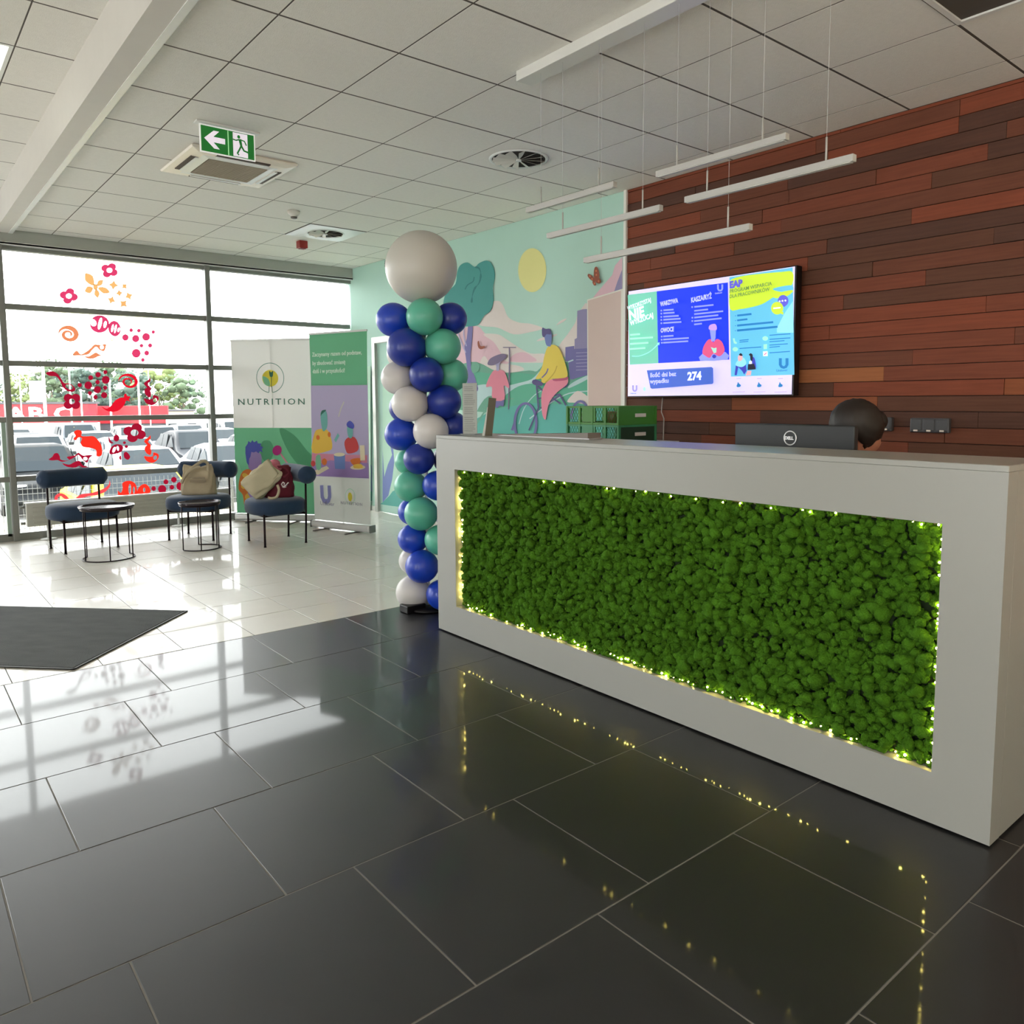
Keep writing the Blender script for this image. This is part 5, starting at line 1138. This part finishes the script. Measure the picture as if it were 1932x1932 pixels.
# cars
M_carglass = mat('car_glass', (34, 40, 44), .4, spec=.1); M_tyre = mat('tyre', (28, 28, 28), .8); M_rim = mat('rim', (170, 172, 174), .3, metal=.8); M_lens = mat('lens', (226, 230, 232), .1)
def car_parts(suv=False):
    hgt = 1.62 if suv else 1.46
    prof = [(-2.1, .30), (-2.14, .55), (-2.05, .78), (-1.15, .95), (-.45, hgt-.06), (.1, hgt), (.95, hgt-.05), (1.75, 1.02 if not suv else 1.15), (2.08, .92), (2.12, .5), (2.05, .28)]
    q = MB(); N = 9
    pr = smooth(prof, 3, True); secs = []
    for j in range(N):
        v = -1+2*j/(N-1); row_ = []
        for x, z in pr:
            tw = .89 if z < .95 else .89-.20*(z-.95)/(hgt-.95)
            edge = 1-.05*(abs(v) > .9); row_.append(q.bm.verts.new((v*tw, x*(1-.035*v*v), .62+(z-.62)*(edge if abs(v) > .9 else 1))))
        secs.append(row_)
    n = len(pr)
    for a_, b_ in zip(secs, secs[1:]):
        for k in range(n): q.bm.faces.new((a_[k], a_[(k+1) % n], b_[(k+1) % n], b_[k])).smooth = True
    q.bm.faces.new(secs[0][::-1]); q.bm.faces.new(secs[-1])
    g = MB()
    def pane(ptsx): g.prism(ptsx, (0, 0, .012))
    # windscreen, rear window and side windows as thin dark panes just proud of the body
    g.prism([(-.72, -1.06, 1.0), (.72, -1.06, 1.0), (.60, -.50, hgt-.07), (-.60, -.50, hgt-.07)], (0, -.02, .02))
    g.prism([(-.66, 1.60, 1.10), (.66, 1.60, 1.10), (.56, 1.02, hgt-.09), (-.56, 1.02, hgt-.09)], (0, .02, .03))
    for s_ in (-1, 1):
        for a_, b_, c_, d_ in ((-.85, -.30, -.35, .02), (.06, .05, .55, .62), (.66, .59, .98, 1.22)):
            g.prism([(s_*.875, a_, .98), (s_*.875, d_, .98), (s_*.77, c_, hgt-.12), (s_*.77, b_, hgt-.12)], (s_*.02, 0, 0))
    return q.mesh('body', [mat('car_white', (236, 238, 240), .25, coat=.5)]), g.mesh('windows', M_carglass)
wm_ = MB(); wm_.lathe([(.001, -.1), (.19, -.1), (.2, -.09), (.2, .09), (.19, .1), (.001, .1)], seg=20, cap=False, mi=1); wm_.lathe([(.2, -.1), (.31, -.1), (.33, -.07), (.33, .07), (.31, .1), (.2, .1)], seg=24, cap=False)
wheel_me = wm_.mesh('wheel', [M_tyre, M_rim])
lens_me = MB().box(-.16, .16, -.03, .03, -.06, .06, bev=.02).mesh('headlight', M_lens)
plate_me = MB().box(-.26, .26, -.01, .01, -.055, .055, bev=.004).mesh('number_plate', mat('plate_white', (226, 226, 222), .4))
grille_me = MB().box(-.42, .42, -.02, .02, -.07, .07, bev=.01).mesh('grille', M_tyre)
mirror_me = MB().box(-.09, .09, -.05, .05, -.06, .06, bev=.02).mesh('mirror', M_tyre)
CARM = [car_parts(False), car_parts(True)]
def car(label, x_, y_, rz, rgb, suv=0, cname='white'):
    p = (x_, y_, GZ); t = thing('car', label, 'car', p, rz, group='cars in the car park outside')
    bm_, gm = CARM[suv]; o = link('body', bm_, t); o.material_slots[0].link = 'OBJECT'; o.material_slots[0].material = mat('car_'+cname, rgb, .5, spec=.15)
    link('windows', gm, t)
    for sx_ in (-1, 1):
        for yy in (-1.32, 1.32): link('wheel', wheel_me, t, (sx_*.80, yy, .33), (0, PI/2, 0))
        link('headlight', lens_me, t, (sx_*.58, -2.06, .72)); link('mirror', mirror_me, t, (sx_*.97, -.72, 1.0))
    link('number_plate', plate_me, t, (0, -2.13, .44)); link('grille', grille_me, t, (0, -2.10, .64))
    return t
Wc = (196, 198, 200); Gc = (150, 154, 160); Dc = (60, 62, 66); Bk = (26, 28, 32)
rows = []
def cx(px_, Y): d = ray(px_, 750); return d.x/d.y*Y
for Y, x0, sp_, items in ((15.6, cx(236, 15.6), 2.45, [('bright yellow car nearest the fence, behind the leftmost chair', 'yellow', 0), ('grey car beside the yellow one, behind the middle chair', 'grey', 0)]),
        (23.2, cx(64, 23.2), 2.45, [('black car at the far left edge of the car park', 'black', 1), ('white hatchback in the second row, just right of the black car', 'white', 0), ('silver car in the second row below the bee sticker', 'silver', 0), ('white car in the second row by the wide mullion', 'white', 1), ('white car in the second row, right of the wide mullion', 'white', 0)]),
        (30.2, cx(70, 30.2), 2.5, [('white estate car in the third row, first from the left', 'white', 1), ('pale car in the third row, second from the left', 'silver', 0), ('dark grey tall car in the third row, centre of the window', 'dark', 1), ('white car in the third row, right of the dark grey tall one', 'white', 0), ('white car in the third row behind the mullion', 'white', 1), ('silver car in the third row at the left banner edge', 'silver', 0)]),
        (37.4, cx(40, 37.4), 2.6, [('dark car furthest left in the fourth row', 'dark', 0), ('white car in the fourth row, second from the left', 'white', 0), ('silver car in the fourth row, centre left', 'silver', 1), ('white car in the fourth row, centre', 'white', 0), ('white tall car in the fourth row, centre right', 'white', 1), ('grey car in the fourth row, near the mullion', 'grey', 0), ('white car in the fourth row right of the mullion', 'white', 0)]),
        (45.0, cx(20, 45.0), 2.7, [('white car in the last row, furthest left', 'white', 0), ('grey car in the last row under the letter B', 'grey', 1), ('white car in the last row under the red sign end', 'white', 0), ('silver car in the last row, fourth from the left', 'silver', 0), ('white car in the last row, under the red pepper sticker', 'white', 1), ('dark car in the last row below the beige shed', 'dark', 0), ('white car in the last row, furthest right', 'white', 0)])):
    for k, (lab, cn, suv) in enumerate(items): rows.append((lab, x0+k*sp_+random.uniform(-.12, .12), Y+random.uniform(-.25, .25), random.uniform(-.03, .03), {'white': Wc, 'silver': (128, 132, 138), 'grey': (70, 74, 80), 'dark': (40, 42, 46), 'black': (14, 16, 18), 'yellow': (190, 178, 20)}[cn], suv, cn))
for c_ in rows: car(*c_)
# long red sign wall with letters
L_, R_ = EP(8, 58), EP(182, 58); d_ = (R_-L_); t = thing('sign_wall', 'long red shop sign with big white letters ABC across the car park', 'sign', ((L_+R_)/2).to_tuple(), math.atan2(d_.y, d_.x)); hw = d_.length/2
M_sred = mat('sign_red', (150, 18, 30), .6); M_sgrey = mat('sign_grey', (66, 64, 68), .7)
MB().box(-hw-4, hw, -.1, .1, 1.25, 2.62, bev=.02).build('fascia', M_sred, t); MB().box(-hw-4, hw, -.15, .4, 2.62, 2.78).build('roof_edge', M_sgrey, t); MB().box(-hw-4, hw, .0, .3, 0, 1.25).build('lower_wall', mat('sign_lower', (206, 200, 196), .8), t)
for s_, px_ in (('A', 13), ('B', 52.5), ('C', 101)):
    x = (EP(px_, 58)-(L_+R_)/2).dot(d_.normalized()); text(s_, 1.35, mat('sign_letter', (240, 240, 240), .6, emit=.0), t, (x, -.13, 1.45), (1, 0, 0), (0, 0, 1), name='letter', depth=.02, bold=.04, sx=1.55)
t = thing('sign_wall', 'short red sign wall behind the red pepper sticker', 'sign', EP(262, 60).to_tuple(), math.atan2(d_.y, d_.x))
MB().box(-3.6, 2.2, -.1, .1, 1.1, 2.45, bev=.02).build('fascia', M_sred, t); MB().box(-3.4, 2.1, 0, .3, 0, 1.1).build('lower_wall', M_sgrey, t)
# sheds and sign pylon
def shed(label, px_, dep, w, dpt, h, rgb, nm):
    t = thing('shed', label, 'building', EP(px_, dep).to_tuple(), -.3)
    MB().box(-w/2, w/2, -dpt/2, dpt/2, 0, h).build('wall', mat(nm, rgb, .85), t); MB().box(-w/2-.15, w/2+.15, -dpt/2-.15, dpt/2+.15, h, h+.14).build('roof', M_sgrey, t)
    for k in range(3): MB().box(-w/2+w*(k+.3)/3-.25, -w/2+w*(k+.3)/3+.35, -dpt/2-.03, -dpt/2+.02, h*.35, h*.75).build('window', M_carglass, t)
shed('beige flat-roofed shed beyond the cars, left of the mullion', 326, 66, 3.2, 3, 1.95, (206, 196, 170), 'beige_wall')
shed('long white low building beyond the cars by the mullion', 366, 60, 4.0, 3, 1.5, (232, 230, 224), 'white_wall')
t = thing('pylon_sign', 'tall blank white pylon sign at left beyond the car park', 'sign', EP(69, 60.5).to_tuple(), -.35)
MB().box(-.45, .45, -.1, .1, 2.62, 4.42, bev=.03).build('panel', M_white, t)
for xx in (-.3, .3): MB().tube([(xx, 0, 0), (xx, 0, 2.65)], .05).build('post', M_alu, t)
for k, (px_, dep, h, r_) in enumerate(((39, 50, 4.6, .06), (84, 40, 5.1, .12), (133, 52, 5.0, .08), (153, 48, 3.4, .07), (208, 46, 3.9, .09), (262, 44, 5.4, .08), (282, 50, 5.2, .05))):
    t = thing('flag_pole', ['thin white pole at the far left of the view', 'thick white pole right of the pylon sign', 'white and red pole behind the spoon sticker', 'short white pole left of the dark red dots', 'short thick white pole right of the dark red dots', 'white pole right of the red spiral', 'thin white pole behind the steaming cup sticker'][k], 'pole', EP(px_, dep).to_tuple(), 0, 'white poles in the car park')
    MB().tube([(0, 0, 0), (0, 0, h)], [r_*.7, r_*.55], 10).build('mast', mat('pole_white', (236, 236, 234), .5), t); MB().ball((0, 0, h+.05), r_*1.1, 2).build('cap', M_wmetal, t)
# trees
leafm = [mat('foliage_'+n_, c_, .9, var=.35, vscale=1.2) for n_, c_ in (('yellow_green', (92, 104, 60)), ('deep', (58, 74, 64)), ('mid', (76, 92, 68)))]
M_bark = mat('bark', (96, 84, 72), .9)
def tree(label, px_, dep, top, w, m_, seed):
    rnd = random.Random(seed); p = EP(px_, dep); t = thing('tree', label, 'tree', p.to_tuple(), 0, 'trees beyond the car park'); h = top-GZ
    q = MB().tube([(0, 0, 0), (.05, 0, h*.3), (0, .05, h*.6)], [.16, .12, .05], 8)
    for k in range(3): a_ = rnd.uniform(0, 6.28); q.tube([(0, 0, h*.3), (w*.2*math.cos(a_), w*.2*math.sin(a_), h*.6)], [.07, .03], 6)
    q.build('trunk', M_bark, t); q = MB()
    for k in range(46):
        a_ = rnd.uniform(0, 6.28); v = rnd.random(); rr = w/2*math.sqrt(rnd.random())*math.sin(PI*(.18+.72*v))**.7; r_ = rnd.uniform(.10, .2)*w*.62
        q.ball((rr*math.cos(a_), rr*math.sin(a_)*.8, h*(.22+.72*v)), r_, 2, (1, 1, .8), jit=.22)
    # loose leaf clusters on the outline
    for k in range(420):
        a_ = rnd.uniform(0, 6.28); v = rnd.random(); rr = w/2*(.75+.5*rnd.random())*math.sin(PI*(.15+.78*v))**.6; c_ = Vector((rr*math.cos(a_), rr*math.sin(a_)*.8, h*(.2+.82*v)))
        s_ = rnd.uniform(.06, .17); u_ = Vector((rnd.uniform(-1, 1), rnd.uniform(-1, 1), rnd.uniform(-1, 1))).normalized()*s_; v_ = u_.orthogonal().normalized()*s_
        q.bm.faces.new([q.bm.verts.new(c_+d2) for d2 in (u_, v_, -u_, -v_)])
    q.build('crown', m_, t)
for lab, px_, dep, ty_, w_, m_, sd in (('yellow-green tree left of the white pylon sign', 40, 66, 694, 3.2, 0, 1), ('small grey-green tree at the far left edge', 14, 74, 712, 2.4, 1, 2),
        ('pale tree just right of the thick white pole', 98, 72, 668, 4.2, 2, 3), ('dark tree behind the spoon sticker', 132, 80, 684, 5.4, 1, 4), ('dark tree behind the dark red dot stickers', 172, 74, 684, 5.0, 1, 5),
        ('rounded tall tree right of the dark red dot stickers', 212, 82, 672, 5.6, 2, 6), ('dark tree left of the pale right-hand tree', 250, 74, 688, 5.0, 1, 7), ('large pale green tree at right near the steaming cup sticker', 300, 82, 680, 6.0, 0, 8), ('feathery pale tree next to the wide mullion', 345, 76, 694, 4.6, 2, 9)):
    tree(lab, px_, dep, H+(748-ty_)*dep/F, w_*.84, leafm[m_], sd)
